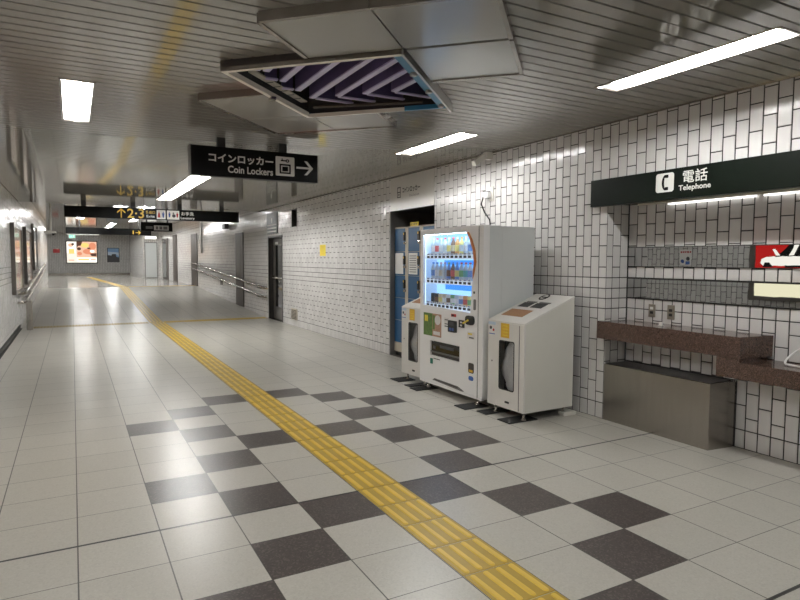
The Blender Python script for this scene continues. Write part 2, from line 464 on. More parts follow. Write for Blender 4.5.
# ---- floor: one face per tile
def tile_faces(mb, x0, x1, y0, y1, zf, mt, uv=True):
    mb.face([(x0, y0, zf(y0)), (x1, y0, zf(y0)), (x1, y1, zf(y1)), (x0, y1, zf(y1))], mt, random.random(), [(0, 0), (1, 0), (1, 1), (0, 1)])
LEFT = [XL+.0, -.8, -.4, 0, .4, .8, 1.2, 1.6]
A0 = 2.291
RIGHT = [1.6, 1.906, A0, A0+.4, A0+.8, A0+1.2, A0+1.6, A0+2.0, A0+2.4, A0+2.8]
def is_dark(x0, j):
    if j > 7: return False
    k = {1.2: 3, .8: 0, .4: 1}.get(round(x0, 3))
    if k is None:
        k = {1.906: 3, round(A0, 3): 0, round(A0+.4, 3): 1}.get(round(x0, 3))
    if k is None: return False
    return (j % 2 == 0) if k == 0 else (j % 4 == k)
mb = MB()
flat = lambda y: 0.
j = -15
while j*.4 < RY0-.05:
    ya, yb = j*.4, min((j+1)*.4, RY0)
    for arr in (LEFT, RIGHT):
        for x0, x1 in zip(arr, arr[1:]):
            if x0 > XA or (x0 == 1.6): continue
            tile_faces(mb, x0, min(x1, XA+.02), ya, yb, flat, M['floor_dark'] if is_dark(x0, j) else M['floor_light'])
    tile_faces(mb, 1.6, 1.906, ya, yb, flat, M['floor_light'])
    j += 1
struct('floor', mb)
# gutter along the left wall
mb = MB(); mb.box(XL+.016, XL+.05, Y0, RY0, -.01, .0015, M['asphalt']); struct('trim_1', mb)
# ramp
rz = lambda y: RZ*min(1, max(0, (y-RY0)/(RY1-RY0)))
mb = MB(); n = 26
for k in range(n):
    ya, yb = RY0+(RY1-RY0)*k/n, RY0+(RY1-RY0)*(k+1)/n
    xs = LEFT+RIGHT[1:8]+[XR+.01]
    for x0, x1 in zip(xs, xs[1:]):
        tile_faces(mb, x0, min(x1, XR+.01), ya, yb, rz, M['ramp'] if x0 < .79 else M['floor_light'])
struct('floor_ramp', mb)
mb = MB()
y = RY1
while y < YB-.01:
    yb = min(y+.8, YB)
    x = -6.8
    while x < XR:
        xb = min(x+.8, XR+.01)
        tile_faces(mb, x, xb, y, yb, lambda q: RZ, M['landing']); x = xb
    y = yb
struct('floor_landing', mb)

# ---- tactile paving
def tactile(name, label, rows, group=None):
    """rows: list of (corner, u-vector, v-vector) of 300 mm guide tiles, bars run along v"""
    mb = MB(); bars = MB()
    for o, u, v in rows:
        o, u, v = Vector(o), Vector(u), Vector(v); nrm = u.cross(v).normalized()
        un, vn = u.normalized(), v.normalized(); lu, lv = u.length, v.length
        e = .003
        def Q(a, b, h): return o+un*a+vn*b+nrm*h
        # base slab
        B = [Q(e, e, .0012), Q(lu-e, e, .0012), Q(lu-e, lv-e, .0012), Q(e, lv-e, .0012)]
        T = [Q(e+.002, e+.002, .004), Q(lu-e-.002, e+.002, .004), Q(lu-e-.002, lv-e-.002, .004), Q(e+.002, lv-e-.002, .004)]
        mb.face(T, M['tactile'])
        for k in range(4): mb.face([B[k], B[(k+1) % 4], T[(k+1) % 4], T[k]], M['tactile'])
        for k in range(4):
            c = lu*(k+.5)/4; hw, ht = .0165, .0115; b0, b1 = .012, lv-.012
            def stad(w, inset):
                P = []
                for cy, a0 in ((b1-hw, 0), (b0+hw, 180)):
                    for t in range(7):
                        an = math.radians(a0+180*t/6); P.append((c+w*math.cos(an), cy+w*math.sin(an)))
                return P
            lo = [Q(a, b, .004) for a, b in stad(hw, 0)]; hi = [Q(a, b, .009) for a, b in stad(ht, 0)]
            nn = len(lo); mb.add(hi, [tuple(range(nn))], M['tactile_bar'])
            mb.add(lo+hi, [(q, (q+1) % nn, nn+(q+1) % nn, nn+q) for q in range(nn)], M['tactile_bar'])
    o = mb.build(name); tag(o, label, 'tactile paving', group); return o
TX0 = 1.600
rows = [((TX0, -.3*k-.3, 0), (.305, 0, 0), (0, .3, 0)) for k in range(-39, 12)]
tactile('tactile_guide_path', 'yellow ridged guide path running down the flat floor between the checkered tiles', rows)
sl = (RZ/(RY1-RY0)); rows = []
y = RY0-.03
while y < RY1-.2:
    rows.append(((TX0-.03, y, rz(y)), (.305, 0, 0), (0, .3, .3*sl))); y += .3
tactile('tactile_guide_path', 'yellow ridged guide path climbing the middle of the ramp', rows)
rows = []; y = RY1+.3; x = 1.55
while y < YB-6:
    rows.append(((x, y, RZ), (.3, 0, 0), (-.018, .3, 0))); y += .3; x -= .018
tactile('tactile_guide_path', 'yellow guide path curving across the upper landing towards the bright advert', rows)
def dots(name, label, x0, x1, y0, y1, zf, mt, brass=False):
    mb = MB()
    mb.face([(x0, y0, zf(y0)+.0025), (x1, y0, zf(y0)+.0025), (x1, y1, zf(y1)+.0025), (x0, y1, zf(y1)+.0025)], mt)
    mb.face([(x0, y0, zf(y0)), (x1, y0, zf(y0)), (x1, y0, zf(y0)+.0025), (x0, y0, zf(y0)+.0025)], mt)
    nx = int((x1-x0)/.06); ny = int((y1-y0)/.06)
    for i in range(nx):
        for q in range(ny):
            cx, cy = x0+(i+.5)*(x1-x0)/nx, y0+(q+.5)*(y1-y0)/ny; h = zf(cy)+.0025
            lo = [(cx+.02*math.cos(t*PI/3), cy+.02*math.sin(t*PI/3), h) for t in range(6)]
            hi = [(cx+.012*math.cos(t*PI/3), cy+.012*math.sin(t*PI/3), h+.005) for t in range(6)]
            mb.add(lo+hi, [(k, (k+1) % 6, 6+(k+1) % 6, 6+k) for k in range(6)]+[tuple(range(6, 12))], M['tactile_bar'] if not brass else mt)
    tag(mb.build(name), label, 'tactile paving')
dots('tactile_warning_strip', 'brass studded warning strip at the ramp foot, left of the guide path', XL+.25, TX0-.05, RY0-.15, RY0+.15, rz, M['tactile_brass'], True)
dots('tactile_warning_strip', 'yellow studded warning strip at the ramp foot, from guide path to right wall', TX0+.3, XR-.03, RY0-.15, RY0+.15, rz, M['tactile'])
dots('tactile_warning_strip', 'yellow studded warning strip at the head of the ramp by the bronze panel', TX0+.3, XR-.03, RY1+.02, RY1+.32, lambda y: RZ, M['tactile'])

# ---- ceiling: lateral enamel slats with dark joints, cut around the hatch and the lamps
HU0, HU1, HV0, HV1 = 1.43, 3.27, .34, 2.06        # hatch in u = x+y, v = x-y
def uv2xy(u, v): return ((u+v)/2, (u-v)/2)
HATCH = [uv2xy(HU0, HV1), uv2xy(HU1, HV1), uv2xy(HU1, HV0), uv2xy(HU0, HV0)]
LAMPS = [  # x0, x1, y0, y1, z, label
    (3.43, 3.635, -1.51, -.21, ZC, 'long white ceiling light above the telephone sign'),
    (3.445, 3.66, 1.585, 2.95, ZC, 'long white ceiling light above the vending machine'),
    (-.02, .19, 1.50, 2.91, ZC, 'short looking white ceiling light alone on the left half of the ceiling'),
    (1.63, 1.935, 5.9, 10.45, ZC, 'longest ceiling light, starting behind the coin locker sign'),
    (3.43, 3.635, -4.7, -3.35, ZC, None), (-.02, .19, -1.6, -.2, ZC, None), (-.02, .19, -4.7, -3.3, ZC, None),
    (1.24, 1.66, 17.8, 19.0, ZU, 'ceiling light over the ramp peeping over the long exit sign beside the yellow arrow'),
    (1.96, 2.48, 17.8, 19.0, ZU, 'ceiling light over the ramp peeping over the long exit sign above the toilet symbols'),
    (1.63, 1.93, 28.6, 33.6, ZU, 'ceiling light over the landing seen between the two long black signs'),
    (-3., -2.7, 31., 35., ZU, None), (.2, .5, 22., 26., ZU, None), (2.3, 2.6, 23., 27., ZU, None), (.0, .3, 35., 39., ZU, None),  # extra unseen lamps added to light the landing
]
def hole_lamps(z): return [rect(a, b, c, d) for a, b, c, d, zz, l in LAMPS if zz == z]
def span(poly, y):
    xs = []
    for i in range(len(poly)):
        (xa, ya), (xb, yb) = poly[i], poly[(i+1) % len(poly)]
        if abs(ya-yb) < 1e-9:
            if abs(y-ya) < 1e-7: xs += [xa, xb]
            continue
        t = (y-ya)/(yb-ya)
        if -1e-7 <= t <= 1+1e-7: xs.append(xa+(xb-xa)*t)
    return (min(xs), max(xs)) if xs else None
def slat_ceiling(mb, x0, x1, y0, y1, z, holes, pitch=.1085, gap=.012, phase=0.):
    k0 = math.floor((y0-phase)/pitch); k1 = math.ceil((y1-phase)/pitch)
    def strips(a, b):
        cuts = sorted(set([a, b]+[round(p[1], 6) for h in holes for p in h if a < p[1] < b]))
        for c, d in zip(cuts, cuts[1:]):
            if d-c < 1e-5: continue
            mid = (c+d)/2; act = []
            for h in holes:
                ys = [p[1] for p in h]
                if min(ys) < mid < max(ys): act.append((span(h, c+1e-6), span(h, d-1e-6)))
            act.sort(key=lambda q: q[0][0])
            la, lb = x0, x0
            for (pa, qa), (pb, qb) in act:
                yield c, d, la, lb, pa, pb; la, lb = qa, qb
            yield c, d, la, lb, x1, x1
    for k in range(k0, k1):
        a, b = max(y0, phase+k*pitch), min(y1, phase+(k+1)*pitch)
        if b-a < .012: continue
        for c, d, la, lb, ra, rb in strips(a, b):
            mb.face([(la, c, z+.012), (lb, d, z+.012), (rb, d, z+.012), (ra, c, z+.012)], M['slat_gap'])
        a += gap/2; b -= gap/2; ch = .002
        for c, d, la, lb, ra, rb in strips(a+ch, b-ch):
            mb.face([(la, c, z), (lb, d, z), (rb, d, z), (ra, c, z)], M['slat'])
            if abs(c-a-ch) < 1e-6: mb.face([(la, a, z+.01), (la, c, z), (ra, c, z), (ra, a, z+.01)], M['slat'])
            if abs(d-b+ch) < 1e-6: mb.face([(lb, b, z+.01), (lb, d, z), (rb, d, z), (rb, b, z+.01)], M['slat'])
mb = MB()
slat_ceiling(mb, XL, XR, Y0, YS, ZC, hole_lamps(ZC)+[HATCH], phase=.049)
mb.box(XL, XR, YS-.012, YS, ZC, ZU, M['slat'])
struct('ceiling', mb)
mb = MB(); slat_ceiling(mb, XL, XR, YS, YE, ZU, hole_lamps(ZU), phase=.05)
slat_ceiling(mb, -6.8, XR, YE, YB, ZU, hole_lamps(ZU), phase=.05)
struct('ceiling_upper', mb)
mb = MB(); mb.box(XR-.012, XR-.0005, Y0, YS, ZC-.014, ZC-.001, M['panel_edge']); struct('trim_2', mb)
mb = MB(); mb.box(XL+.0005, XL+.012, Y0, YS, ZC-.014, ZC-.001, M['panel_edge']); struct('trim_3', mb)

# ---- ceiling lights
LAMP_W = 90.0
M['tube'] = emat('fluorescent_tube_lit', LIGHT_TONE, LAMP_W); M['tube_new'] = emat('fluorescent_tube_new', LIGHT_TONE, 100.); M['tube_hall'] = emat('fluorescent_tube_hall', LIGHT_TONE, 135.); M['tube_far'] = emat('fluorescent_tube_far', LIGHT_TONE, 132.)
def ceiling_light(x0, x1, y0, y1, z, label):
    r = thing('ceiling_light', label or 'white ceiling light added out of view', 'ceiling light', ((x0+x1)/2, (y0+y1)/2, z), 'recessed fluorescent ceiling lights')
    e = .004; h = .07
    b = MB()
    xa, xb, ya, yb = x0+e, x1-e, y0+e, y1-e; ta, tb = xa+.03, xb-.03
    zb, zt = z+.001, z+h
    b.face([(ta, ya, zt), (ta, yb, zt), (tb, yb, zt), (tb, ya, zt)], M['lampwhite'])
    b.face([(xa, ya, zb), (xa, yb, zb), (ta, yb, zt), (ta, ya, zt)], M['lampwhite'])
    b.face([(xb, ya, zb), (xb, yb, zb), (tb, yb, zt), (tb, ya, zt)], M['lampwhite'])
    for q in (ya, yb): b.face([(xa, q, zb), (xb, q, zb), (tb, q, zt), (ta, q, zt)], M['lampwhite'])
    b.build('reflector', r, r.location)
    b = MB()
    for a0, a1, c0, c1 in ((x0-.012, x0+e, y0-.012, y1+.012), (x1-e, x1+.012, y0-.012, y1+.012), (x0, x1, y0-.012, y0+e), (x0, x1, y1-e, y1+.012)):
        b.box(a0, a1, c0, c1, z-.004, z+.006, M['panel_edge'])
    b.build('lamp_rim', r, r.location)
    n = max(1, round((yb-ya)/1.4)); xc = (xa+xb)/2
    nt = 1; tm = M['tube_new'] if (x0 > 3.4 and z == ZC) else M['tube_hall'] if z == ZU else M['tube_far'] if y0 > 5 else M['tube']
    for k in range(n):
        p0 = ya+(yb-ya)*k/n+.06; p1 = ya+(yb-ya)*(k+1)/n-.06
        for t in range(nt):
            xx = xc if nt == 1 else xc+(t-.5)*(xb-xa)*.42
            b = MB(); b.tube([(xx, p0, z+.034), (xx, p1, z+.034)], .019, tm, 10); b.build('fluorescent_tube', r, r.location)
            b = MB(); b.box(xx-.017, xx+.017, p0-.03, p0, z+.02, z+.06, M['lampwhite']); b.build('tube_holder', r, r.location)
            b = MB(); b.box(xx-.017, xx+.017, p1, p1+.03, z+.02, z+.06, M['lampwhite']); b.build('tube_holder', r, r.location)
for L_ in LAMPS: ceiling_light(*L_)

# ---- ceiling cover panels (square sheets set at 45 degrees)
def cover_panel(u0, u1, v0, v1, label, edges):
    g = .004
    P = [uv2xy(u0+g, v1-g), uv2xy(u1-g, v1-g), uv2xy(u1-g, v0+g), uv2xy(u0+g, v0+g)]
    cx, cy = uv2xy((u0+u1)/2, (v0+v1)/2)
    r = thing('ceiling_cover_panel', label, 'ceiling panel', (cx, cy, ZC), 'square cover panels around the open ceiling hatch')
    b = MB(); b.ext(P, [], 'z', 2.722, ZC-.001, M['panel']); b.build('sheet', r, r.location)
    w = .03
    E = {'u0': (u0-w, u0+g, v0, v1), 'u1': (u1-g, u1+w, v0, v1), 'v0': (u0, u1, v0-w, v0+g), 'v1': (u0, u1, v1-g, v1+w)}
    for k in edges:
        a, c, d, e = E[k]
        b = MB(); b.ext([uv2xy(a, d), uv2xy(c, d), uv2xy(c, e), uv2xy(a, e)], [], 'z', 2.715, ZC-.001, M['panel_edge'])
        b.build('edge_strip', r, r.location)
cover_panel(.58, 1.40, 1.23, 2.075, 'plain cover panel on ceiling beside hatch, left arm of the nearer chevron', ('u0', 'v0'))
cover_panel(.58, 1.40, 2.08, 2.94, 'plain cover panel on ceiling at the corner of the nearer chevron, cut by the picture top', ('u0', 'v1'))
cover_panel(1.44, 2.32, 2.09, 2.94, 'plain cover panel on ceiling right of the hatch, by its blue edge', ('v1', 'u1'))
cover_panel(2.32, 3.27, -.49, .31, 'plain cover panel on ceiling above the coin locker sign, its left end', ('v0', 'u0'))
cover_panel(3.275, 4.11, -.49, .345, 'plain cover panel on ceiling behind the hatch, above the coin locker arrow', ('v0', 'u1'))
cover_panel(3.30, 4.11, .35, 1.18, 'plain cover panel on ceiling behind the hatch, nearest the second long light', ('u1', 'v1'))

# ---- open hatch
r = thing('ceiling_hatch_frame', 'beige metal rim around the open square ceiling hatch, one side blue', 'hatch frame', (1.75, .6, ZC))
w = .050; zl = 2.70
def strip_uv(name, u0, u1, v0, v1, z0, z1, mt, parent, label=None, side=None):
    b = MB(); b.ext([uv2xy(u0, v0), uv2xy(u1, v0), uv2xy(u1, v1), uv2xy(u0, v1)], [], 'z', z0, z1, mt, side)
    o = b.build(name, parent, parent.location)
    if label: o['label'] = label
    return o
strip_uv('rim', HU0, HU0+w, HV0, HV1, zl, ZC+.02, M['lip'], r, None, M['panel_edge'])
strip_uv('rim', HU0+w, HU1-w, HV0, HV0+w*.9, zl, 2.735, M['lip'], r)
strip_uv('rim', HU1-w*.6, HU1, HV0, HV1-.5, zl, 2.728, M['lip'], r)
strip_uv('rim', HU1-w*.6, HU1, HV1-.5, HV1, zl, 2.735, M['lipblue'], r, 'blue stretch of rim')
strip_uv('rim', HU0+w, HU1-w*.6, HV1-.10, HV1-.012, zl+.01, ZC+.02, M['lipblue'], r, 'blue rim of the hatch')
strip_uv('edge_strip', HU0, HU1+.16, HV1-.012, HV1+.01, zl-.004, ZC+.02, M['alu'], r, 'bright aluminium edge strip')
for q in (.30, .62, .93):
    uu = HU0+(HU1-HU0)*q
    b = MB(); x_, y_ = uv2xy(uu, HV1-.05); b.box(x_-.02, x_+.02, y_-.02, y_+.02, zl-.012, zl+.012, M['alu'], .005); b.build('hinge', r, r.location)
x_, y_ = uv2xy(HU0+.92, HV0+.03); b = MB(); b.box(x_-.022, x_+.022, y_-.03, y_+.03, zl-.02, zl+.005, M['chrome'], .005); b.build('latch', r, r.location)
# cavity lining
mb = MB(); zt = 3.55
H4 = [uv2xy(HU0, HV0), uv2xy(HU1, HV0), uv2xy(HU1, HV1), uv2xy(HU0, HV1)]
for a, b_ in zip(H4, H4[1:]+H4[:1]): mb.face([(a[0], a[1], 2.728), (b_[0], b_[1], 2.728), (b_[0], b_[1], zt), (a[0], a[1], zt)], M['voidwall'])
mb.face([(p[0], p[1], zt) for p in H4], M['voidwall'])
o = struct('ceiling_cavity', mb)
def clip_y(x, inset):   # y range of the hatch at x
    lo = max(HU0+inset-x, x-HV1+inset); hi = min(HU1-inset-x, x-HV0-inset); return lo, hi
def clip_x(y, inset):
    lo = max(HU0+inset-y, HV0+inset+y); hi = min(HU1-inset-y, HV1-inset+y); return lo, hi
ORDB = ('first', 'second', 'third', 'fourth', 'fifth', 'sixth', 'seventh')
for k, x in enumerate((1.215, 1.385, 1.56, 1.726, 1.883, 2.043, 2.208)):
    lo = clip_y(x, .055)[0]; hi = min(x-.56, 2.87-x)
    r = thing('ceiling_channel', 'purple beam inside the open hatch running away from the camera, %s from the left corner' % ORDB[k], 'metal beam', (x, (lo+hi)/2, 2.78), 'purple channel beams inside the ceiling hatch')
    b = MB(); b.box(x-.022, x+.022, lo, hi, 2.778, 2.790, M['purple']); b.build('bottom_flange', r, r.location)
    b = MB(); b.box(x-.022, x-.015, lo, hi, 2.790, 2.90, M['purple_shaded']); b.build('web', r, r.location)
for k, (y, side) in enumerate(((.645, 'l'), (.816, 'l'), (.995, 'l'), (1.141, 'r'), (1.005, 'r'), (.831, 'r'), (.672, 'r'))):
    if side == 'l': lo, hi = max(clip_x(y, .04)[0], .44+y), y+.56-.031
    else: lo, hi = 2.87-y+.032, clip_x(y, .05)[1]
    r = thing('ceiling_crossbar', 'purple crossbar inside the hatch, %s' % (('%s from its left corner' % ORDB[k]) if side == 'l' else ('%s from the bright light behind it' % ORDB[k-3])), 'metal beam', ((lo+hi)/2, y, 2.78), 'purple crossbars inside the ceiling hatch')
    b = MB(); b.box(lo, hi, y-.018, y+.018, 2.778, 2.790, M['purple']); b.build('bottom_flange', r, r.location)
    b = MB(); b.box(lo, hi, y+.011, y+.018, 2.790, 2.90, M['purple_shaded']); b.build('web', r, r.location)
b = MB(); b.tube([(1.80, 1.30, 2.755), (2.50, .72, 2.755)], .012, M['bronze']); tag(b.build('conduit_pipe'), 'thin brownish pipe crossing under the beams inside the hatch', 'pipe')
b = MB(); b.ext([uv2xy(1.86, .375), uv2xy(3.02, .375), uv2xy(3.02, .455), uv2xy(1.86, .455)], [], 'z', 2.782, 2.792, M['lip'])
for q in range(5):
    uu = 2.2+.16*q; b.ext([uv2xy(uu, .375), uv2xy(uu+.012, .375), uv2xy(uu+.012, .455), uv2xy(uu, .455)], [], 'z', 2.779, 2.783, M['print'])
tag(b.build('aluminium_channel', None, (1.42, 1.02, 2.78)), 'bright aluminium channel along the left inner side of the hatch', 'metal channel')

# ------------------------------------------------------------------ hanging signs
def hang_post(b, x, y, z0, z1, w=.05, d=.05): b.box(x-w/2, x+w/2, y-d/2, y+d/2, z0, z1, M['black'])
def arrow(mb, cx, cz, s, plane, a, mt, ang):
    """stroke arrow: shaft and two barbs; ang is the pointing direction in degrees"""
    c, sn = math.cos(math.radians(ang)), math.sin(math.radians(ang))
    def T(p): return (cx+s*(p[0]*c-p[1]*sn), cz+s*(p[0]*sn+p[1]*c))
    w = .11
    for poly in ([(-1, -w), (.72, -w), (.72, w), (-1, w)],
                 [(1, 0), (.28, .78), (-.06, .78), (.62, 0)], [(1, 0), (.62, 0), (-.06, -.78), (.28, -.78)]):
        P = [T(p) for p in poly]
        mb.add([(p[0], a, p[1]) if plane == 'y' else (a, p[0], p[1]) for p in P], [tuple(range(len(P)))], mt)
def fill(mb, poly, plane, a, mt):
    mb.add([(p[0], a, p[1]) if plane == 'y' else (a, p[0], p[1]) for p in poly], [tuple(range(len(poly)))], mt)

# coin locker sign
sy = 3.0
r = thing('hanging_sign', 'black coin locker sign hanging from the ceiling with a white arrow', 'sign', (1.79, sy, 2.36))
b = MB(); b.box(1.108, 2.478, sy, sy+.11, 2.365, 2.67, M['blackgloss'], .004); b.build('sign_box', r, r.location)
b = MB(); b.box(1.098, 1.108, sy-.003, sy+.113, 2.36, 2.675, M['signedge']); b.build('end_cap', r, r.location)
b = MB(); b.box(2.478, 2.486, sy-.003, sy+.113, 2.36, 2.675, M['signedge']); b.build('end_cap', r, r.location)
for x in (1.42, 2.085):
    b = MB(); hang_post(b, x, sy+.055, 2.67, ZC, .085, .06); b.build('hanger_post', r, r.location)
e = sy-.0025
b = MB(); put_text(b, 'コインロッカー', 1.283, 1.965, 2.508, 2.60, 'y', e, M['letter_dim'], .03); b.build('lettering', r, r.location)
b = MB(); put_text(b, 'Coin Lockers', 1.478, 1.962, 2.408, 2.484, 'y', e, M['letter_dim'], .022); b.build('lettering', r, r.location)
b = MB(); fill(b, rrect(1.992, 2.205, 2.416, 2.624, .012), 'y', e, M['letter_dim']); ic = b.build('pictogram', r, r.location)
b = MB()
fo = rect(2.035, 2.162, 2.44, 2.545)
b.ext(fo, [rect(2.052, 2.145, 2.457, 2.528)], 'y', e-.002, e-.001, M['blackgloss'])
b.ext(rect(2.066, 2.131, 2.468, 2.517), [], 'y', e-.002, e-.001, M['blackgloss'])
b.ext(rect(2.05, 2.115, 2.574, 2.588), [], 'y', e-.002, e-.001, M['blackgloss'])
b.ext(disc(2.125, 2.581, .02, .018), [disc(2.125, 2.581, .008, .008, 8)], 'y', e-.002, e-.001, M['blackgloss'])
b.ext(rect(2.06, 2.070, 2.588, 2.604), [], 'y', e-.002, e-.001, M['blackgloss'])
b.build('pictogram', r, r.location)['label'] = 'black key and locker drawing'
b = MB(); arrow(b, 2.325, 2.518, .098, 'y', e, M['letter_dim'], 0); b.build('arrow_mark', r, r.location)

# long exit sign
sy = 11.3
r = thing('hanging_sign', 'long black exit sign across the corridor with yellow arrow and toilet symbols', 'sign', (1.74, sy, 2.39))
b = MB(); b.box(-.11, 3.605, sy, sy+.14, 2.40, 2.645, M['blackgloss'], .004); b.build('sign_box', r, r.location)
for x in (.26, 1.245, 2.24, 3.2):
    b = MB(); hang_post(b, x, sy+.07, 2.645, ZC, .1, .08); b.build('hanger_post', r, r.location)
e = sy-.004
b = MB(); arrow(b, 1.00, 2.525, .105, 'y', e, M['yellow'], 90); b.build('arrow_mark', r, r.location)['label'] = 'yellow arrow'
b = MB(); put_text(b, '2·3', 1.125, 1.468, 2.42, 2.628, 'y', e, M['yellow'], .012); b.build('lettering', r, r.location)['label'] = 'yellow numbers'
b = MB(); put_text(b, '番出口', 1.50, 1.70, 2.53, 2.595, 'y', e, M['yellow'], .01); put_text(b, 'Exits', 1.52, 1.69, 2.445, 2.50, 'y', e, M['letter'], .01); b.build('lettering', r, r.location)
def person_icon(b, x, z, h, a, mt, skirt=False):
    b.add([(p[0], a, p[1]) for p in disc(x, z+h*.42, h*.1, None, 10)], [tuple(range(10))], mt)
    poly = [(x-h*.14, z+h*.28), (x-h*.2, z-h*.45), (x+h*.2, z-h*.45), (x+h*.14, z+h*.28)] if skirt else [(x-h*.2, z+h*.28), (x-h*.1, z-h*.45), (x+h*.1, z-h*.45), (x+h*.2, z+h*.28)]
    b.add([(p[0], a, p[1]) for p in poly], [(0, 1, 2, 3)], mt)
b = MB(); fill(b, rrect(1.735, 1.925, 2.415, 2.62, .01), 'y', e, M['letter']); b.build('pictogram', r, r.location)
b = MB(); fill(b, rrect(1.955, 2.225, 2.415, 2.62, .01), 'y', e, M['letter']); b.build('pictogram', r, r.location)
b = MB(); person_icon(b, 1.785, 2.515, .14, e-.002, M['red'], True); person_icon(b, 1.875, 2.515, .14, e-.002, M['navy']); fill(b, rect(1.828, 1.832, 2.44, 2.6), 'y', e-.002, M['print'])
person_icon(b, 2.01, 2.52, .12, e-.002, M['navy']); person_icon(b, 2.18, 2.52, .12, e-.002, M['red'])
fill(b, disc(2.105, 2.50, .04, .04, 12), 'y', e-.002, M['print']); fill(b, disc(2.095, 2.56, .018, .018, 8), 'y', e-.002, M['print'])
b.build('pictogram', r, r.location)['label'] = 'red and blue toilet figures and a wheelchair symbol'
b = MB(); put_text(b, 'お手洗', 2.27, 2.545, 2.515, 2.60, 'y', e, M['letter'], .01); put_text(b, 'Lavatory', 2.255, 2.565, 2.415, 2.485, 'y', e, M['letter'], .012); b.build('lettering', r, r.location)

# small sign over the ramp
sy = 18.
r = thing('hanging_sign', 'small black sign with grey panels hanging below the long exit sign', 'sign', (2.5, sy, 2.43))
b = MB(); b.box(2.02, 3.0, sy, sy+.14, 2.43, 2.72, M['blackgloss']); b.build('sign_box', r, r.location)
for x in (2.2, 2.85):
    b = MB(); hang_post(b, x, sy+.07, 2.72, ZU); b.build('hanger_post', r, r.location)
b = MB(); fill(b, rect(2.42, 2.88, 2.46, 2.62), 'y', sy-.004, M['letter_dim']); b.build('white_panel', r, r.location)
b = MB(); [fill(b, rect(a_, c_, 2.49, 2.59), 'y', sy-.008, M['signedge']) for a_, c_ in ((2.48, 2.55), (2.59, 2.68), (2.71, 2.84))]; fill(b, rect(2.17, 2.38, 2.50, 2.59), 'y', sy-.004, M['signedge']); b.build('lettering', r, r.location)
# far long sign
sy = 24.
r = thing('hanging_sign', 'long black sign in the distance, lower edge lit white, above the bright advert', 'sign', (1.25, sy, 2.47))
b = MB(); b.box(-.19, 2.98, sy, sy+.14, 2.50, 2.77, M['blackgloss']); b.build('sign_box', r, r.location)
b = MB(); b.box(-.16, 1.0, sy-.002, sy+.14, 2.475, 2.50, M['letter']); b.build('edge_strip', r, r.location)
for x in (.3, 2.5):
    b = MB(); hang_post(b, x, sy+.07, 2.77, ZU); b.build('hanger_post', r, r.location)
b = MB(); fill(b, rect(2.26, 2.30, 2.54, 2.69), 'y', sy-.004, M['yellow']); arrow(b, 2.47, 2.61, .1, 'y', sy-.004, M['yellow'], 0); b.build('lettering', r, r.location)['label'] = 'yellow mark and arrow'
# emergency exit light
M['exitgreen'] = emat('exit_sign_green', (.25, .85, .6), 1.1)
r = thing('exit_light', 'small green lit emergency exit sign under the far black sign', 'exit sign', (.03, 24.07, 2.33))
b = MB(); b.box(-.09, .15, 24.02, 24.14, 2.33, 2.475, M['camwhite']); b.build('housing', r, r.location)
b = MB(); fill(b, rect(-.075, .135, 2.345, 2.46), 'y', 24.016, M['exitgreen']); b.build('lit_face', r, r.location)
b = MB(); person_icon(b, .0, 2.40, .09, 24.012, M['letter']); fill(b, rect(.06, .11, 2.36, 2.45), 'y', 24.012, M['letter']); b.build('pictogram', r, r.location)

# ------------------------------------------------------------------ telephone corner
r = thing('telephone_sign', 'long dark green telephone sign with white handset symbol on the tiled wall', 'sign', (4.35, -1.0, 2.0))
b = MB(); b.box(4.335, 4.397, -3.6, .695, 2.003, 2.25, M['greensign'], .003); b.build('sign_box', r, r.location)
e = 4.3325
b = MB(); fill(b, rrect(-.202, -.03, 2.066, 2.222, .022), 'x', e, M['letter']); b.build('pictogram', r, r.location)
b = MB(); cy, cz = -.078, 2.144
arc_o = [(-.128+.040*math.cos(math.radians(-78+156*t/10)), 2.144+.066*math.sin(math.radians(-78+156*t/10))) for t in range(11)]
arc_i = [(-.128+.018*math.cos(math.radians(-78+156*t/10)), 2.144+.058*math.sin(math.radians(-78+156*t/10))) for t in range(11)]
hs = arc_o+arc_i[::-1]
b.ext(hs, [], 'x', e-.002, e-.001, M['blackgloss'])
for dz in (.050, -.050): b.ext(rrect(-.150, -.118, 2.144+dz-.013, 2.144+dz+.013, .005), [], 'x', e-.002, e-.001, M['blackgloss'])
b.build('pictogram', r, r.location)['label'] = 'black handset drawing'
b = MB(); put_text(b, '電話', -.282, -.496, 2.122, 2.222, 'x', e, M['letter'], .008); b.build('lettering', r, r.location)
b = MB(); put_text(b, 'Telephone', -.246, -.526, 2.052, 2.108, 'x', e, M['letter'], .024); b.build('lettering', r, r.location)
r = thing('strip_light', 'thin fluorescent strip light under the green telephone sign', 'strip light', (4.57, -1.4, 1.98))
b = MB(); b.box(4.655, 4.684, -3.2, .42, 2.012, 2.029, M['lip']); b.build('housing', r, r.location)
M['strip'] = emat('strip_light_lit', LIGHT_TONE, 2.6)
for y0_, y1_ in ((-.68, .10), (-1.95, -.74), (-3.15, -2.0)):
    b = MB(); b.tube([(4.668, y0_, 2.003), (4.668, y1_, 2.003)], .006, M['strip'], 8); b.build('fluorescent_tube', r, r.location)
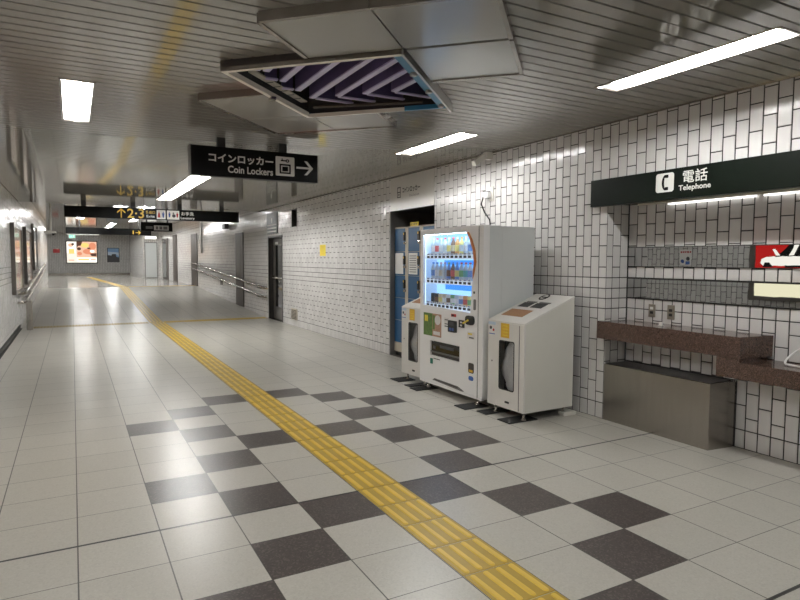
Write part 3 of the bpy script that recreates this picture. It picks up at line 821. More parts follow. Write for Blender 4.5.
for nm, z0, z1, lab in (('a', 1.45, 1.622, 'upper mirror strip between the tile courses of the telephone alcove'), ('b', 1.155, 1.33, 'lower mirror strip above the brown counter in the telephone alcove')):
    r = thing('mirror_strip', lab, 'mirror', (XA, -1.2, z0), 'mirror strips in the telephone alcove')
    b = MB(); b.box(XA-.010, XA-.006, -3.2, AL0-.012, z0, z1, M['mirror']); b.build('mirror_glass', r, r.location)
    b = MB(); b.box(XA-.013, XA-.0055, -3.2, AL0-.010, z1, z1+.007, M['black']); b.box(XA-.013, XA-.0055, -3.2, AL0-.010, z0-.006, z0, M['black']); b.build('edge_strip', r, r.location)
b = MB(); b.ext([(4.33, -.808), (XA-.009, -.848), (XA-.009, AL0-.006), (4.394, AL0-.006), (4.394, .572), (4.33, .572)], [], 'z', .775, .937, M['granite'])
tag(b.build('granite_counter', None, (4.5, -.1, .77)), 'upper brown granite counter over the steel box', 'counter')
b = MB(); b.ext([(AL0*0-.627, .625), (-3.3, .625), (-3.3, .749), (-.806, .749), (-.806, .773), (-.627, .773)], [], 'x', 4.33, XA-.007, M['granite'])
tag(b.build('granite_counter', None, (4.5, -1.2, .62)), 'lower brown granite counter holding the white telephone cord', 'counter')
r = thing('steel_box', 'brushed dark steel box on the floor under the brown counter', 'steel box', (4.54, 0, 0))
b = MB(); b.ext([(4.397, -.54), (XA-.009, -.572), (XA-.009, AL0-.008), (4.397, AL0-.008)], [], 'z', 0, .532, M['steel']); b.build('body', r, r.location)
b = MB(); b.box(4.41, XA-.012, -.53, AL0-.02, .532, .536, M['darkmetal']); b.build('lid', r, r.location)
b = MB(); b.box(XA-.0085, XA-.005, -.580, -.572, 0, .545, M['black']); b.box(XA-.014, XA-.007, -.545, AL0-.012, .536, .548, M['black']); b.build('seal', r, r.location)
for y0_, z0_, z1_, lab in ((.248, .985, 1.102, 'grey wall socket plate above the counter, nearer the alcove corner'), (.048, .978, 1.108, 'brown grey wall socket plate above the counter, farther from the alcove corner')):
    r = thing('wall_socket', lab, 'wall socket', (XA, y0_, z0_), 'metal socket plates above the granite counter')
    b = MB(); b.box(XA-.012, XA-.003, y0_-.036, y0_+.036, z0_, z1_, M['socket'], .003); b.build('plate', r, r.location)
    b = MB()
    for dz in (.03, .07): b.box(XA-.015, XA-.011, y0_-.016, y0_+.016, z0_+dz, z0_+dz+.024, M['black'] if y0_ < .1 or dz < .05 else M['letter_dim'])
    b.build('outlet', r, r.location)
b = MB()
P = [(4.60, -1.30, .98), (4.635, -1.17, .93), (4.64, -1.06, .86), (4.60, -1.01, .80), (4.545, -1.015, .764), (4.50, -1.07, .760), (4.46, -1.2, .762), (4.43, -1.35, .764), (4.42, -1.6, .768)]
pts = []
for i in range(len(P)-1):
    p0, p1, p2, p3 = [Vector(P[max(0, min(len(P)-1, i+d))]) for d in (-1, 0, 1, 2)]
    for t in range(6):
        q = t/6; pts.append(.5*((2*p1)+(p2-p0)*q+(2*p0-5*p1+4*p2-p3)*q*q+(3*p1-p0-3*p2+p3)*q**3))
pts.append(Vector(P[-1])); b.tube(pts, .0075, M['cordwhite'], 8)
tag(b.build('telephone_wire', None, (4.5, -1.3, .75)), 'white looped telephone cord resting on the lower granite counter', 'cord')
b = MB(); b.box(4.50, 4.52, .00, .03, .937, .968, M['cordwhite'], .004); b.box(4.495, 4.525, -.004, .034, .937, .942, M['cordwhite'])
tag(b.build('counter_bracket', None, (4.51, .015, .937)), 'tiny white bracket standing on the upper granite counter', 'bracket')

# ------------------------------------------------------------------ vending machine
VX, VY0, VY1 = 3.585, 1.355, 2.575
r = thing('vending_machine', 'tall white drinks vending machine with glowing blue display beside the lockers', 'vending machine', (3.95, 2.0, 0))
RL = r.location
def part(b, name, parent=None, label=None):
    o = b.build(name, parent or r, RL if (parent is None or parent == r) else parent.location+RL)
    if label: o['label'] = label
    return o
b = MB(); b.box(3.82, 4.235, VY0+.004, VY1-.004, .085, 1.842, M['white_shaded'], .003); part(b, 'cabinet')
win = [(2.520, .985), (1.570, .958), (1.556, 1.10), (1.545, 1.25), (1.512, 1.37), (1.484, 1.48), (1.502, 1.60), (1.555, 1.71), (1.618, 1.787), (2.520, 1.787)]
slot = rect(1.757, 2.345, .42, .589)
b = MB(); b.ext(rect(VY0, VY1, .095, 1.848), [win, slot], 'x', VX, VX+.03, M['white']); 
b.box(VX+.03, VX+.075, VY0, VY0+.02, .095, 1.848, M['white']); b.box(VX+.079, VX+.235, VY0+.004, VY0+.02, .095, 1.842, M['white_shaded']); b.box(VX+.03, VX+.235, VY1-.02, VY1, .095, 1.848, M['white'])
b.box(VX+.03, VX+.225, VY0+.02, VY1-.02, 1.80, 1.848, M['white']); b.box(VX+.03, VX+.225, VY0+.02, VY1-.02, .095, .115, M['white'])
b.box(VX+.03, VX+.225, VY0+.02, VY1-.02, .935, .95, M['white'])
part(b, 'door')
b = MB(); b.box(VX-.004, VX+.002, VY0+.072, VY0+.078, .10, 1.845, M['signedge']); part(b, 'seam')
# display interior
M['disp'] = emat('display_back_light', (.28, .55, 1.0), 1.2)
M['dispblue'] = emat('display_blue_panel', (.05, .26, .88), 1.0)
M['dispside'] = emat('display_side_bar', (.55, .78, 1.0), 2.0)
M['dispmid'] = emat('display_mid_panel', (.16, .42, .95), 1.1)
M['dispbar'] = emat('display_led_bar', (.62, .82, 1.0), 15.0)
b = MB(); b.box(VX+.215, VX+.224, VY0+.02, VY1-.02, .95, 1.80, M['disp']); part(b, 'display_back')
b = MB(); b.box(VX+.208, VX+.214, 1.50, 2.36, 1.165, 1.235, M['dispblue']); b.box(VX+.208, VX+.214, 1.40, 2.42, 1.29, 1.46, M['dispmid']); b.box(VX+.19, VX+.196, 1.6, 2.36, 1.45, 1.50, M['dispblue']); part(b, 'display_panel', None, 'bright blue display header')
b = MB(); b.box(VX+.032, VX+.05, VY0+.04, VY1-.04, 1.785, 1.797, M['dispbar'])
for y_ in (VY0+.10, VY1-.035): b.box(VX+.034, VX+.044, y_-.008, y_+.008, .96, 1.78, M['dispside'])
part(b, 'light_bar')
SH = [(1.545, 1.512, 1.560), (1.268, 1.236, 1.286), (.998, .955, 1.005)]
M['pricestrip'] = mat('price_strip', (.75, .82, .90), .4, emit=(.6, .75, 1.), estr=.4)
for zc, z0_, z1_ in SH:
    b = MB(); b.box(VX+.05, VX+.20, VY0+.03, VY1-.03, z1_-.010, z1_-.004, M['white']); sh = part(b, 'shelf')
    b = MB(); b.box(VX+.034, VX+.05, VY0+.03, VY1-.03, z0_, z1_, M['pricestrip']); part(b, 'price_strip')
    for k in range(11):
        y_ = 2.452-k*.0815
        b = MB(); b.box(VX+.026, VX+.034, y_-.024, y_+.024, zc-.022, zc+.004, M['black'], .003); part(b, 'selection_button')
        b = MB(); b.box(VX+.0262, VX+.034, y_-.030, y_+.026, zc+.012, zc+.030, M['paper']); b.box(VX+.0258, VX+.0264, y_-.022, y_+.010, zc+.016, zc+.024, M['bluecap']); part(b, 'price_tag')
b = MB(); b.ext(win, [], 'x', VX+.010, VX+.014, M['glass']); part(b, 'display_glass')
tr = [(1.618, 1.787), (1.555, 1.71), (1.502, 1.60), (1.484, 1.48), (1.512, 1.37), (1.540, 1.31)]
ti = [(1.540, 1.31), (1.528, 1.37), (1.510, 1.48), (1.530, 1.595), (1.585, 1.71), (1.645, 1.787)]
b = MB(); b.ext([(a-.012, z) for a, z in tr]+[(a-.0, z) for a, z in ti[1:]], [], 'x', VX-.006, VX+.002, M['orange']); part(b, 'trim', None, 'curved orange trim')
# front fittings
def plate(name, y0_, y1_, z0_, z1_, mt, d=.004, rr=0, label=None, extra=None):
    b = MB(); b.ext(rrect(y0_, y1_, z0_, z1_, rr) if rr else rect(y0_, y1_, z0_, z1_), [], 'x', VX-d, VX+.001, mt)
    if extra: extra(b)
    return part(b, name, None, label)
plate('leaflet', 2.494, 2.30, .640, .897, M['leafgreen'], .002, 0, 'green advert sheet', lambda b: (b.ext(rect(2.47, 2.40, .80, .87), [], 'x', VX-.003, VX-.002, M['yellow_paper']), b.ext(rect(2.38, 2.33, .72, .85), [], 'x', VX-.003, VX-.002, M['leafgreen'])))
plate('leaflet', 2.30, 2.115, .640, .897, M['leafred'], .002, 0, 'tan advert sheet', lambda b: (b.ext(disc(2.19, .83, .06, .055), [], 'x', VX-.003, VX-.002, M['paper']), b.ext(rect(2.28, 2.14, .66, .70), [], 'x', VX-.003, VX-.002, M['paper']), b.ext(rect(2.29, 2.25, .72, .88), [], 'x', VX-.003, VX-.002, M['leafgreen'])))
plate('notice', 2.055, 1.965, .765, .873, M['paper'], .002, 0, None, lambda b: [b.ext(rect(2.045, 1.978, z, z+.010), [], 'x', VX-.003, VX-.002, M['print']) for z in (.775, .80, .845)])
plate('card_reader', 1.953, 1.808, .728, .853, M['black'], .022, .012, None, lambda b: (b.ext(rect(1.93, 1.84, .80, .838), [], 'x', VX-.0235, VX-.022, M['print']), b.ext(rect(1.925, 1.885, .745, .775), [], 'x', VX-.0235, VX-.022, M['navy']), b.ext(rect(1.872, 1.84, .745, .775), [], 'x', VX-.0235, VX-.022, M['navy'])))
plate('display_counter', 1.917, 1.825, .895, .925, M['red'], .004, 0, None, lambda b: b.ext(rect(1.905, 1.862, .90, .92), [], 'x', VX-.0055, VX-.004, M['black']))
plate('coin_slot', 1.764, 1.668, .795, .873, M['black'], .010, .006, None, lambda b: (b.ext(rect(1.735, 1.70, .842, .858), [], 'x', VX-.0115, VX-.010, M['letter_dim']), b.ext(rect(1.735, 1.70, .808, .826), [], 'x', VX-.0115, VX-.010, M['letter_dim'])))
hk = plate('lock_handle', 1.634, 1.488, .838, .932, M['black'], .02, .04)
b = MB(); b.tube([(VX-.024, 1.66, .848), (VX-.026, 1.57, .885)], .010, M['yellow_paper'], 8); o = b.build('key', hk, (VX, 1.6, .87)); o.location = Vector((VX, 1.6, .87))-RL-hk.location
plate('sticker', 1.615, 1.49, .690, .765, M['paper'], .002, 0, None, lambda b: (b.ext(rect(1.60, 1.53, .735, .752), [], 'x', VX-.003, VX-.002, M['yellow_paper']), b.ext(rect(1.58, 1.50, .70, .712), [], 'x', VX-.003, VX-.002, M['print'])))
plate('sticker', 1.59, 1.495, .340, .444, M['bronze'], .003, .02, 'brown and orange sticker', lambda b: b.ext(rect(1.575, 1.51, .35, .375), [], 'x', VX-.004, VX-.003, M['amber']))
plate('sticker', 1.585, 1.50, .262, .308, M['bluecap'], .002, .022, 'small blue badge')
plate('sticker', 2.343, 2.288, .322, .384, M['green'], .003, .005, 'small green label', lambda b: b.ext(rect(2.27, 2.14, .385, .393), [], 'x', VX-.003, VX+.001, M['print']))
plate('lock', 1.505, 1.47, .995, 1.105, M['signedge'], .008, .012)
plate('keyhole', 1.515, 1.49, 1.16, 1.185, M['black'], .004, .01)
b = MB(); b.box(VX+.06, VX+.07, 1.74, 2.36, .40, .61, M['black']); b.ext(rect(1.765, 2.337, .472, .58), [], 'x', VX+.012, VX+.02, M['glass_dark']); 
b.box(VX+.004, VX+.024, 1.757, 2.345, .455, .470, M['signedge']); b.box(VX+.02, VX+.03, 1.757, 2.345, .42, .455, M['darkmetal'])
b.ext(rect(1.88, 2.16, .52, .55), [], 'x', VX+.010, VX+.012, M['print'])
b.box(VX+.008, VX+.02, 2.25, 2.30, .50, .53, M['print']); part(b, 'delivery_flap')
b = MB(); b.ext([(2.29, .138), (2.25, .165), (1.78, .158), (1.66, .125), (1.70, .118), (2.24, .14)], [], 'x', VX-.004, VX+.001, M['signedge']); b.ext([(2.24, .150), (2.22, .156), (1.80, .150), (1.76, .140)], [], 'x', VX-.005, VX-.003, M['darkmetal']); part(b, 'vent')
b = MB(); b.box(VX-.003, VX+.03, VY0, VY1, .088, .112, M['white']); part(b, 'kick_plate')
def foot(b, x, y_, top, rr=.028):
    b.lathe((x, y_, .010), [(rr, 0), (rr, .006), (rr*.5, .014), (rr*.4, top-.012), (rr*.6, top-.010)], M['chrome'], 12)
for x, y_ in ((3.66, 1.53), (3.66, 2.50), (4.17, 1.53), (4.17, 2.50)):
    b = MB(); foot(b, x, y_, .088); part(b, 'leveling_foot')

# drinks in the display
def drink_mats(n, c, em=.0): return mat(n, c, .3, var=.1, scale=60)
DC = {'clear': (.62, .70, .76), 'white': (.85, .85, .85), 'green': (.25, .52, .25), 'yellow': (.85, .74, .28), 'orange': (.82, .45, .18), 'black': (.05, .05, .055), 'brown': (.22, .13, .09),
      'red': (.70, .16, .16), 'blue': (.20, .36, .72), 'beige': (.74, .66, .50), 'pink': (.82, .50, .52), 'teal': (.20, .58, .55)}
DM = {k: drink_mats('drink_'+k, c) for k, c in DC.items()}
PROTO = {}
def proto(kind, body, lab, cap):
    key = (kind, body, lab, cap)
    if key in PROTO: return PROTO[key]
    rr = .0285
    o = bpy.data.objects.new('drink_bottle' if kind == 'bottle' else 'drink_can', None); o.empty_display_size = .05; COL.objects.link(o)
    if kind == 'bottle':
        b = MB(); b.lathe((0, 0, 0), [(rr*.9, 0), (rr, .008), (rr, .115), (rr*.72, .145), (rr*.42, .165), (rr*.42, .178)], DM[body]); b.build('bottle_body', o, (0, 0, 0))
        b = MB(); b.lathe((0, 0, .176), [(rr*.5, 0), (rr*.5, .018)], DM[cap]); b.build('cap', o, (0, 0, 0))
        b = MB(); b.lathe((0, 0, .04), [(rr*1.02, 0), (rr*1.02, .068)], DM[lab]); b.build('wrapper', o, (0, 0, 0))
    else:
        b = MB(); b.lathe((0, 0, 0), [(rr*.85, 0), (rr, .008), (rr, .110), (rr*.84, .120)], DM[body]); b.build('can_body', o, (0, 0, 0))
        b = MB(); b.lathe((0, 0, .030), [(rr*1.02, 0), (rr*1.02, .05)], DM[lab]); b.build('wrapper', o, (0, 0, 0))
    PROTO[key] = o; return None
R1 = [('bottle', 'clear', 'white', 'white'), ('bottle', 'clear', 'red', 'red'), ('bottle', 'clear', 'white', 'white'), ('bottle', 'white', 'clear', 'red'), ('bottle', 'clear', 'yellow', 'white'), ('bottle', 'brown', 'beige', 'red'), ('bottle', 'orange', 'yellow', 'white'), ('bottle', 'yellow', 'clear', 'orange'), ('bottle', 'clear', 'white', 'pink'), ('bottle', 'clear', 'blue', 'pink'), ('bottle', 'black', 'clear', 'black')]
R2 = [('bottle', 'clear', 'blue', 'blue'), ('bottle', 'clear', 'white', 'blue'), ('bottle', 'clear', 'beige', 'pink'), ('bottle', 'clear', 'clear', 'pink'), ('bottle', 'blue', 'brown', 'green'), ('bottle', 'brown', 'red', 'blue'), ('bottle', 'blue', 'yellow', 'blue'), ('bottle', 'clear', 'green', 'red'), ('bottle', 'clear', 'teal', 'red'), ('bottle', 'clear', 'blue', 'red'), ('bottle', 'clear', 'white', 'red')]
R3 = [('can', 'black', 'black', 'black'), ('can', 'black', 'brown', 'black'), ('can', 'beige', 'yellow', 'black'), ('can', 'beige', 'white', 'black'), ('can', 'white', 'brown', 'black'), ('can', 'green', 'white', 'black'), ('can', 'clear', 'white', 'black'), ('can', 'white', 'blue', 'black'), ('can', 'orange', 'red', 'black'), ('can', 'yellow', 'green', 'black'), ('can', 'white', 'green', 'black')]
ORD = ['leftmost', 'second', 'third', 'fourth', 'fifth', 'sixth', 'seventh', 'eighth', 'ninth', 'tenth', 'last']
for ri, (row, rn, zb) in enumerate(((R1, 'top', 1.556), (R2, 'middle', 1.282), (R3, 'bottom', 1.001))):
    for k, (kind, body, lab, cap) in enumerate(row):
        p = proto(kind, body, lab, cap)
        o = PROTO[(kind, body, lab, cap)] if p is None else copy_tree(p)
        o.location = (VX+.10, 2.452-k*.0815-.004, zb)
        where = ('at the left end' if k == 0 else 'at the right end' if k == 10 else '%s from the left' % ORD[k])
        tag(o, '%s drink %s with %s wrapper in vending display, %s row, %s' % (body, kind, lab, rn, where), 'drink', 'drinks in the %s row of the vending display' % rn)

# ------------------------------------------------------------------ recycling bins
def bin_(y0_, y1_, x0_, label):
    r = thing('recycling_bin', label, 'recycling bin', ((x0_+4.28)/2, (y0_+y1_)/2, 0), 'white sloped recycling bins beside the vending machine')
    L0 = r.location
    W = lambda u: y1_-u*(y1_-y0_)                       # 0 = left seen from the front
    x1_ = 4.24; zf, zb_ = .918, 1.152
    prof = [(x0_+.02, .088), (x1_, .088), (x1_, zb_), (x0_+.02, zf+.008)]
    b = MB()
    for ya in (y0_, y1_-.012): b.ext(prof, [], 'y', ya, ya+.012, M['cream'])
    b.box(x0_+.02, x1_, y0_+.012, y1_-.012, .088, .10, M['black']); b.box(x1_-.012, x1_, y0_+.012, y1_-.012, .1, zb_-.02, M['black'])
    b.build('body', r, L0)
    b = MB(); sl_ = (zb_-zf)/(x1_-x0_)
    top = [(x0_, zf), (x0_+.02, zf+.012), (x1_, zb_+.006), (x1_, zb_-.008), (x0_+.012, zf-.012), (x0_, zf-.012)]
    b.ext(top, [], 'y', y0_-.002, y1_+.002, M['binwhite']); b.build('lid', r, L0)
    Z = lambda x: zf+.0105+(x-x0_-.02)*((zb_+.006-zf-.012)/(x1_-x0_-.02))+.0022
    def on_top(name, xa, xb, u0, u1, mt, h=.0, rr=None, label=None):
        b = MB(); c = [(xa, W(u0)), (xb, W(u0)), (xb, W(u1)), (xa, W(u1))]
        b.add([(x, y_, Z(x)+h) for x, y_ in c]+[(x, y_, Z(x)-.003) for x, y_ in c], [(0, 1, 2, 3)]+[(k, (k+1) % 4, 4+(k+1) % 4, 4+k) for k in range(4)], mt)
        o = b.build(name, r, L0)
        if label: o['label'] = label
    on_top('cork_pad', x0_+.115, x0_+.26, .10, .68, M['brown'], .001, None, 'brown cork board')
    for u0, u1 in ((.11, .39), (.45, .75)):
        on_top('inlet_hole', x0_+.32, x0_+.42, u0, u1, M['black'], .001)
        on_top('hinge', x0_+.425, x0_+.445, u0+.04, u1+.02, M['signedge'], .004)
    b = MB(); cx = x0_+.56
    n_ = 20; O = [(cx+.062*math.cos(2*PI*k/n_), W(.36)+.040*math.sin(2*PI*k/n_)*1.3) for k in range(n_)]
    I_ = [(cx+.045*math.cos(2*PI*k/n_), W(.36)+.026*math.sin(2*PI*k/n_)*1.3) for k in range(n_)]
    b.add([(x, y_, Z(x)+.004) for x, y_ in O]+[(x, y_, Z(x)+.004) for x, y_ in I_]+[(x, y_, Z(x)) for x, y_ in O], [(k, (k+1) % n_, n_+(k+1) % n_, n_+k) for k in range(n_)]+[(k, (k+1) % n_, 2*n_+(k+1) % n_, 2*n_+k) for k in range(n_)], M['black'])
    b.box(cx-.012, cx+.012, W(.36)-.028, W(.36)+.028, Z(cx)-.002, Z(cx)+.005, M['black']); b.build('lock', r, L0)
    # front door with a window
    w0, w1 = W(.32), W(.745)
    b = MB(); b.ext(rect(y0_, y1_, .090, zf-.014), [rrect(w1, w0, .262, .738, .02)], 'x', x0_, x0_+.018, M['binwhite']); d = b.build('door', r, L0)
    b = MB(); b.ext(rrect(w1, w0, .262, .738, .02), [rrect(w1+.010, w0-.010, .272, .728, .014)], 'x', x0_-.002, x0_+.006, M['black']); b.build('window_seal', d, L0).location = (0, 0, 0)
    b = MB(); b.ext(rrect(w1+.008, w0-.008, .270, .730, .014), [], 'x', x0_+.008, x0_+.012, M['glass_smoke']); b.build('window_pane', d, L0).location = (0, 0, 0)
    b = MB(); b.box(x0_-.004, x0_+.001, W(.875)-.003, W(.875)+.003, .10, zf-.02, M['signedge']); b.build('seam', d, L0).location = (0, 0, 0)
    b = MB(); b.ext(rrect(W(.62), W(.50), .140, .160, .006), [], 'x', x0_-.002, x0_+.001, M['black']); b.build('keyhole', d, L0).location = (0, 0, 0)
    b = MB(); b.ext(disc(W(.12), .52, .008), [], 'x', x0_-.003, x0_+.001, M['signedge']); b.build('lock', d, L0).location = (0, 0, 0)
    # black back lining and crumpled bag
    b = MB(); b.box(x0_+.20, x0_+.205, y0_+.013, y1_-.013, .11, .9, M['black']); b.build('lining', r, L0)
    bm = bmesh.new(); bmesh.ops.create_uvsphere(bm, u_segments=36, v_segments=24, radius=1)
    rnd = random.Random(3)
    for v in bm.verts:
        c = v.co; k = 1+.10*math.sin(7*c.z+4*c.y)+.07*math.sin(15*c.y+5*c.x+3*c.z)+.035*rnd.uniform(-1, 1)
        zz = c.z*.28*(1 if c.z < 0 else .9)
        neck = 1-.55*max(0, c.z)**1.3
        v.co = Vector((x0_+.105+c.x*.080*k*neck, (w0+w1)/2-.01+c.y*.165*k*(neck**.5), .50+zz))
    bm.verts.index_update(); b = MB(); b.add([v.co.copy() for v in bm.verts], [[v.index for v in f.verts] for f in bm.faces], M['bag'], True); bm.free()
    b.build('bin_liner', r, L0)
    # stickers
    b = MB(); b.ext(rect(W(.37), W(.60), .765, .903), [], 'x', x0_-.0025, x0_+.001, M['amber'])
    for z in (.785, .815, .845, .875): b.ext(rect(W(.42), W(.56), z, z+.008), [], 'x', x0_-.0035, x0_-.002, M['yellow_paper'])
    b.build('sticker', r, L0)['label'] = 'amber sticker'
    b = MB(); b.ext(rect(W(.01), W(.22), .775, .903), [], 'x', x0_-.0025, x0_+.001, M['paper']); b.ext(rect(W(.01), W(.22), .875, .903), [], 'x', x0_-.0035, x0_-.002, M['paper_blue'])
    b.ext(disc(W(.08), .845, .017), [], 'x', x0_-.0035, x0_-.002, M['print']); b.ext(disc(W(.16), .825, .013), [], 'x', x0_-.0035, x0_-.002, M['red']); b.ext(rect(W(.03), W(.2), .782, .79), [], 'x', x0_-.0035, x0_-.002, M['bluecap'])
    b.build('sticker', r, L0)['label'] = 'white and pale blue sticker'
    for x, y_ in ((x0_+.06, y0_+.06), (x0_+.06, y1_-.06), (x1_-.06, y0_+.06), (x1_-.06, y1_-.06)):
        b = MB(); foot(b, x, y_, .09, .024); b.build('leveling_foot', r, L0)
    r.rotation_euler = (0, 0, math.radians(2.0)); r.location.y += .012
    return r
bin_(.760, 1.278, 3.608, 'white recycling bin standing right of the vending machine, nearer the telephones')
bin_(2.600, 3.110, 3.640, 'white recycling bin between the vending machine and the blue lockers')

PADS = [(3.50, 2.94, .24, .23, 'black rubber foot pad under the far bin, nearest the lockers'), (3.47, 2.62, .34, .13, 'black rubber foot pad at the gap between far bin and vending machine'),
        (3.44, 2.40, .30, .17, 'black rubber foot pad under the vending machine corner beside the far bin'), (3.43, 1.42, .30, .20, 'black rubber foot pad under the vending machine corner beside the near bin'),
        (3.50, 1.165, .30, .16, 'black rubber foot pad under the near bin, on its vending machine side'), (3.49, .80, .34, .18, 'black rubber foot pad under the near bin corner closest to the telephones')]
for x, y_, w_, h_, lab in PADS:
    b = MB(); b.box(x, x+w_, y_, y_+h_, .0, .010, M['rubber'], .002); tag(b.build('foot_pad', None, (x+w_/2, y_+h_/2, 0)), lab, 'foot pad', 'rubber pads under the machine feet')
b = MB(); b.box(4.14, 4.30, .775, .86, 0.0, .035, M['camwhite'], .006); tag(b.build('floor_wedge', None, (4.2, .8, 0)), 'small pale wedge on the floor under the rear of the near bin', 'wedge')

# power plug on the wall with cable
r = thing('wall_plug', 'white wall outlet with plug above the vending machine', 'wall outlet', (XR, 2.33, 2.25))
b = MB(); b.box(XR-.014, XR-.003, 2.265, 2.335, 2.20, 2.37, M['camwhite'], .003); b.build('plate', r, r.location)
b = MB(); b.box(XR-.075, XR-.012, 2.30, 2.385, 2.235, 2.31, M['white'], .008); b.box(XR-.078, XR-.02, 2.31, 2.385, 2.31, 2.318, M['black']); b.build('plug', r, r.location)
b = MB(); b.tube([(4.325, 2.375, 2.25), (4.33, 2.42, 2.17), (4.35, 2.38, 2.07), (4.375, 2.31, 1.98), (4.378, 2.30, 1.9), (4.378, 2.30, 1.7)], .008, M['black'], 8); b.build('cable', r, r.location)
r = thing('wall_camera', 'small pale box camera at the ceiling edge above the wall outlet', 'camera', (XR-.1, 2.36, 2.70))
b = MB(); b.box(XR-.09, XR-.004, 2.29, 2.36, 2.685, ZC-.002, M['camwhite']); b.build('bracket', r, r.location)
b = MB()
V = [Vector((x, y_, z)) for x in (-.13, .13) for y_ in (-.035, .035) for z in (-.03, .03)]
Rm = Matrix.Rotation(math.radians(-32), 4, 'Y')
b.add([Rm @ v+Vector((XR-.12, 2.36, 2.70)) for v in V], [(0, 1, 3, 2), (4, 6, 7, 5), (0, 4, 5, 1), (2, 3, 7, 6), (0, 2, 6, 4), (1, 5, 7, 3)], M['camwhite']); b.build('housing', r, r.location)

# ------------------------------------------------------------------ coin lockers
LX = 4.47
DZ = [.216, .567, .916, 1.264, 1.627, 1.987]
for ci, y1_ in enumerate((4.87, 4.44, 4.01)):
    y0_ = y1_-.43
    lab = ['blue coin locker column at the left of the niche, white notice on its second door', 'blue coin locker column beside the vending machine, grey notice on its second door', 'blue coin locker column hidden behind the vending machine'][ci]
    r = thing('coin_locker', lab, 'coin locker', (4.78, (y0_+y1_)/2, 0), 'blue coin locker columns in the wall niche')
    L0 = r.location
    b = MB(); b.box(LX+.012, 5.09, y0_+.001, y1_-.001, .07, 2.005, M['beige']); b.build('cabinet', r, L0)
    b = MB(); b.box(LX+.03, 5.08, y0_+.002, y1_-.002, .003, .07, M['black']); b.build('plinth', r, L0)
    b = MB(); b.box(LX-.004, LX+.012, y0_, y0_+.092, .07, 2.005, M['beige']); b.box(LX-.004, LX+.012, y0_, y1_-.001, .07, .213, M['beige']); b.box(LX-.004, LX+.012, y0_, y1_-.001, 1.989, 2.005, M['beige']); b.build('face_frame', r, L0)
    for k in range(5):
        z0_, z1_ = DZ[k]+.004, DZ[k+1]-.004
        b = MB(); b.box(LX-.003, LX+.012, y0_+.095, y1_-.004, z0_, z1_, M['blue'], .002); d = b.build('door', r, L0)
        if k >= 2 or ci:
            zz = z1_-.19
            b = MB(); b.box(LX-.03, LX-.004, y0_+.075, y0_+.12, zz, zz+.13, M['black'], .004); b.box(LX-.034, LX-.028, y0_+.085, y0_+.105, zz+.09, zz+.12, M['amber']); b.build('coin_slot', d, L0).location = (0, 0, 0)
            b = MB(); b.lathe((LX-.02, y0_+.075, zz-.055), [(.022, 0), (.026, .02), (.022, .04)], M['chrome'], 12); b.box(LX-.04, LX-.004, y0_+.06, y0_+.09, zz-.04, zz-.03, M['chrome']); b.build('lock', d, L0).location = (0, 0, 0)
        if k == 3:
            b = MB(); b.box(LX-.006, LX-.0031, y0_+.15, y1_-.02, z0_+.02, z1_-.015, M['paper'] if ci == 0 else M['letter_dim'])
            if ci:
                for q in range(8): b.box(LX-.007, LX-.006, y0_+.18, y1_-.05, z0_+.05+q*.034, z0_+.062+q*.034, M['signedge'])
            b.build('notice', d, L0).location = (0, 0, 0)
b = MB(); b.box(LX+.02, LX+.032, 4.19, 4.42, 2.005, 2.065, M['yellow_paper']); put_text(b, '使用中', 4.40, 4.21, 2.018, 2.052, 'x', LX+.019, M['print'], .02)
tag(b.build('locker_label', None, (LX+.026, 4.3, 2.005)), 'small yellow label with dark writing standing on top of the lockers', 'label')
# lintel over the lockers
r = thing('locker_fascia', 'white fascia panel with coin locker lettering over the blue lockers', 'sign panel', (XR, 4.23, LKZ))
M['fascia'] = mat('fascia_panel_white', (.66, .64, .60), .18, var=.02)
b = MB(); b.box(XR-.006, XR+.03, LK0+.003, LK1-.003, LKZ, ZC-.016, M['fascia']); b.build('panel', r, r.location)
e = XR-.008
b = MB(); b.ext(rect(4.655, 4.545, 2.44, 2.60), [rect(4.64, 4.56, 2.455, 2.515), rect(4.64, 4.56, 2.53, 2.585)], 'x', e-.001, e, M['print']); b.ext(rect(4.615, 4.585, 2.47, 2.50), [], 'x', e-.001, e, M['print']); b.build('pictogram', r, r.location)
b = MB(); put_text(b, 'コインロッカー', 4.49, 3.97, 2.50, 2.585, 'x', e, M['black'], .035); put_text(b, 'Coin Lockers', 4.28, 4.0, 2.432, 2.468, 'x', e, M['print'], .0); b.build('lettering', r, r.location)
mb = MB(); mb.box(XR-.008, XR+.02, LK1-.004, LK1+.02, 0, LKZ, M['signedge']); struct('trim_4', mb)

# ------------------------------------------------------------------ right wall fittings farther away
def wbox(name, y0_, y1_, z0_, z1_, mt, label, cat, d=.02, group=None):
    b = MB(); b.box(XR-d, XR-.003, y0_, y1_, z0_, z1_, mt, .002)
    o = b.build(name, None, (XR, (y0_+y1_)/2, z0_)); tag(o, label, cat, group); return o
r = thing('door_plate', 'dark grey notice plate above the metal door', 'plate', (XR, 11.17, 2.14))
b = MB(); b.box(XR-.025, XR-.003, 10.74, 11.62, 2.14, 2.665, mat('plate_grey', (.09, .095, .105), .4)); b.build('plate', r, r.location)
b = MB(); b.ext(disc(11.17, 2.47, .06), [], 'x', XR-.028, XR-.026, M['letter_dim'])
for z in (2.34, 2.26, 2.18): b.ext(rect(10.8, 11.55, z, z+.03), [], 'x', XR-.028, XR-.026, M['letter_dim'])
b.build('print', r, r.location)
wbox('wall_notice', 7.62, 7.94, 1.577, 1.80, M['yellow_paper'], 'yellow paper notice taped on the white tiled wall', 'notice', .006)
r = thing('wall_vent', 'square beige grille low on the tiled wall beside the metal door', 'vent', (XR, 9.54, .14))
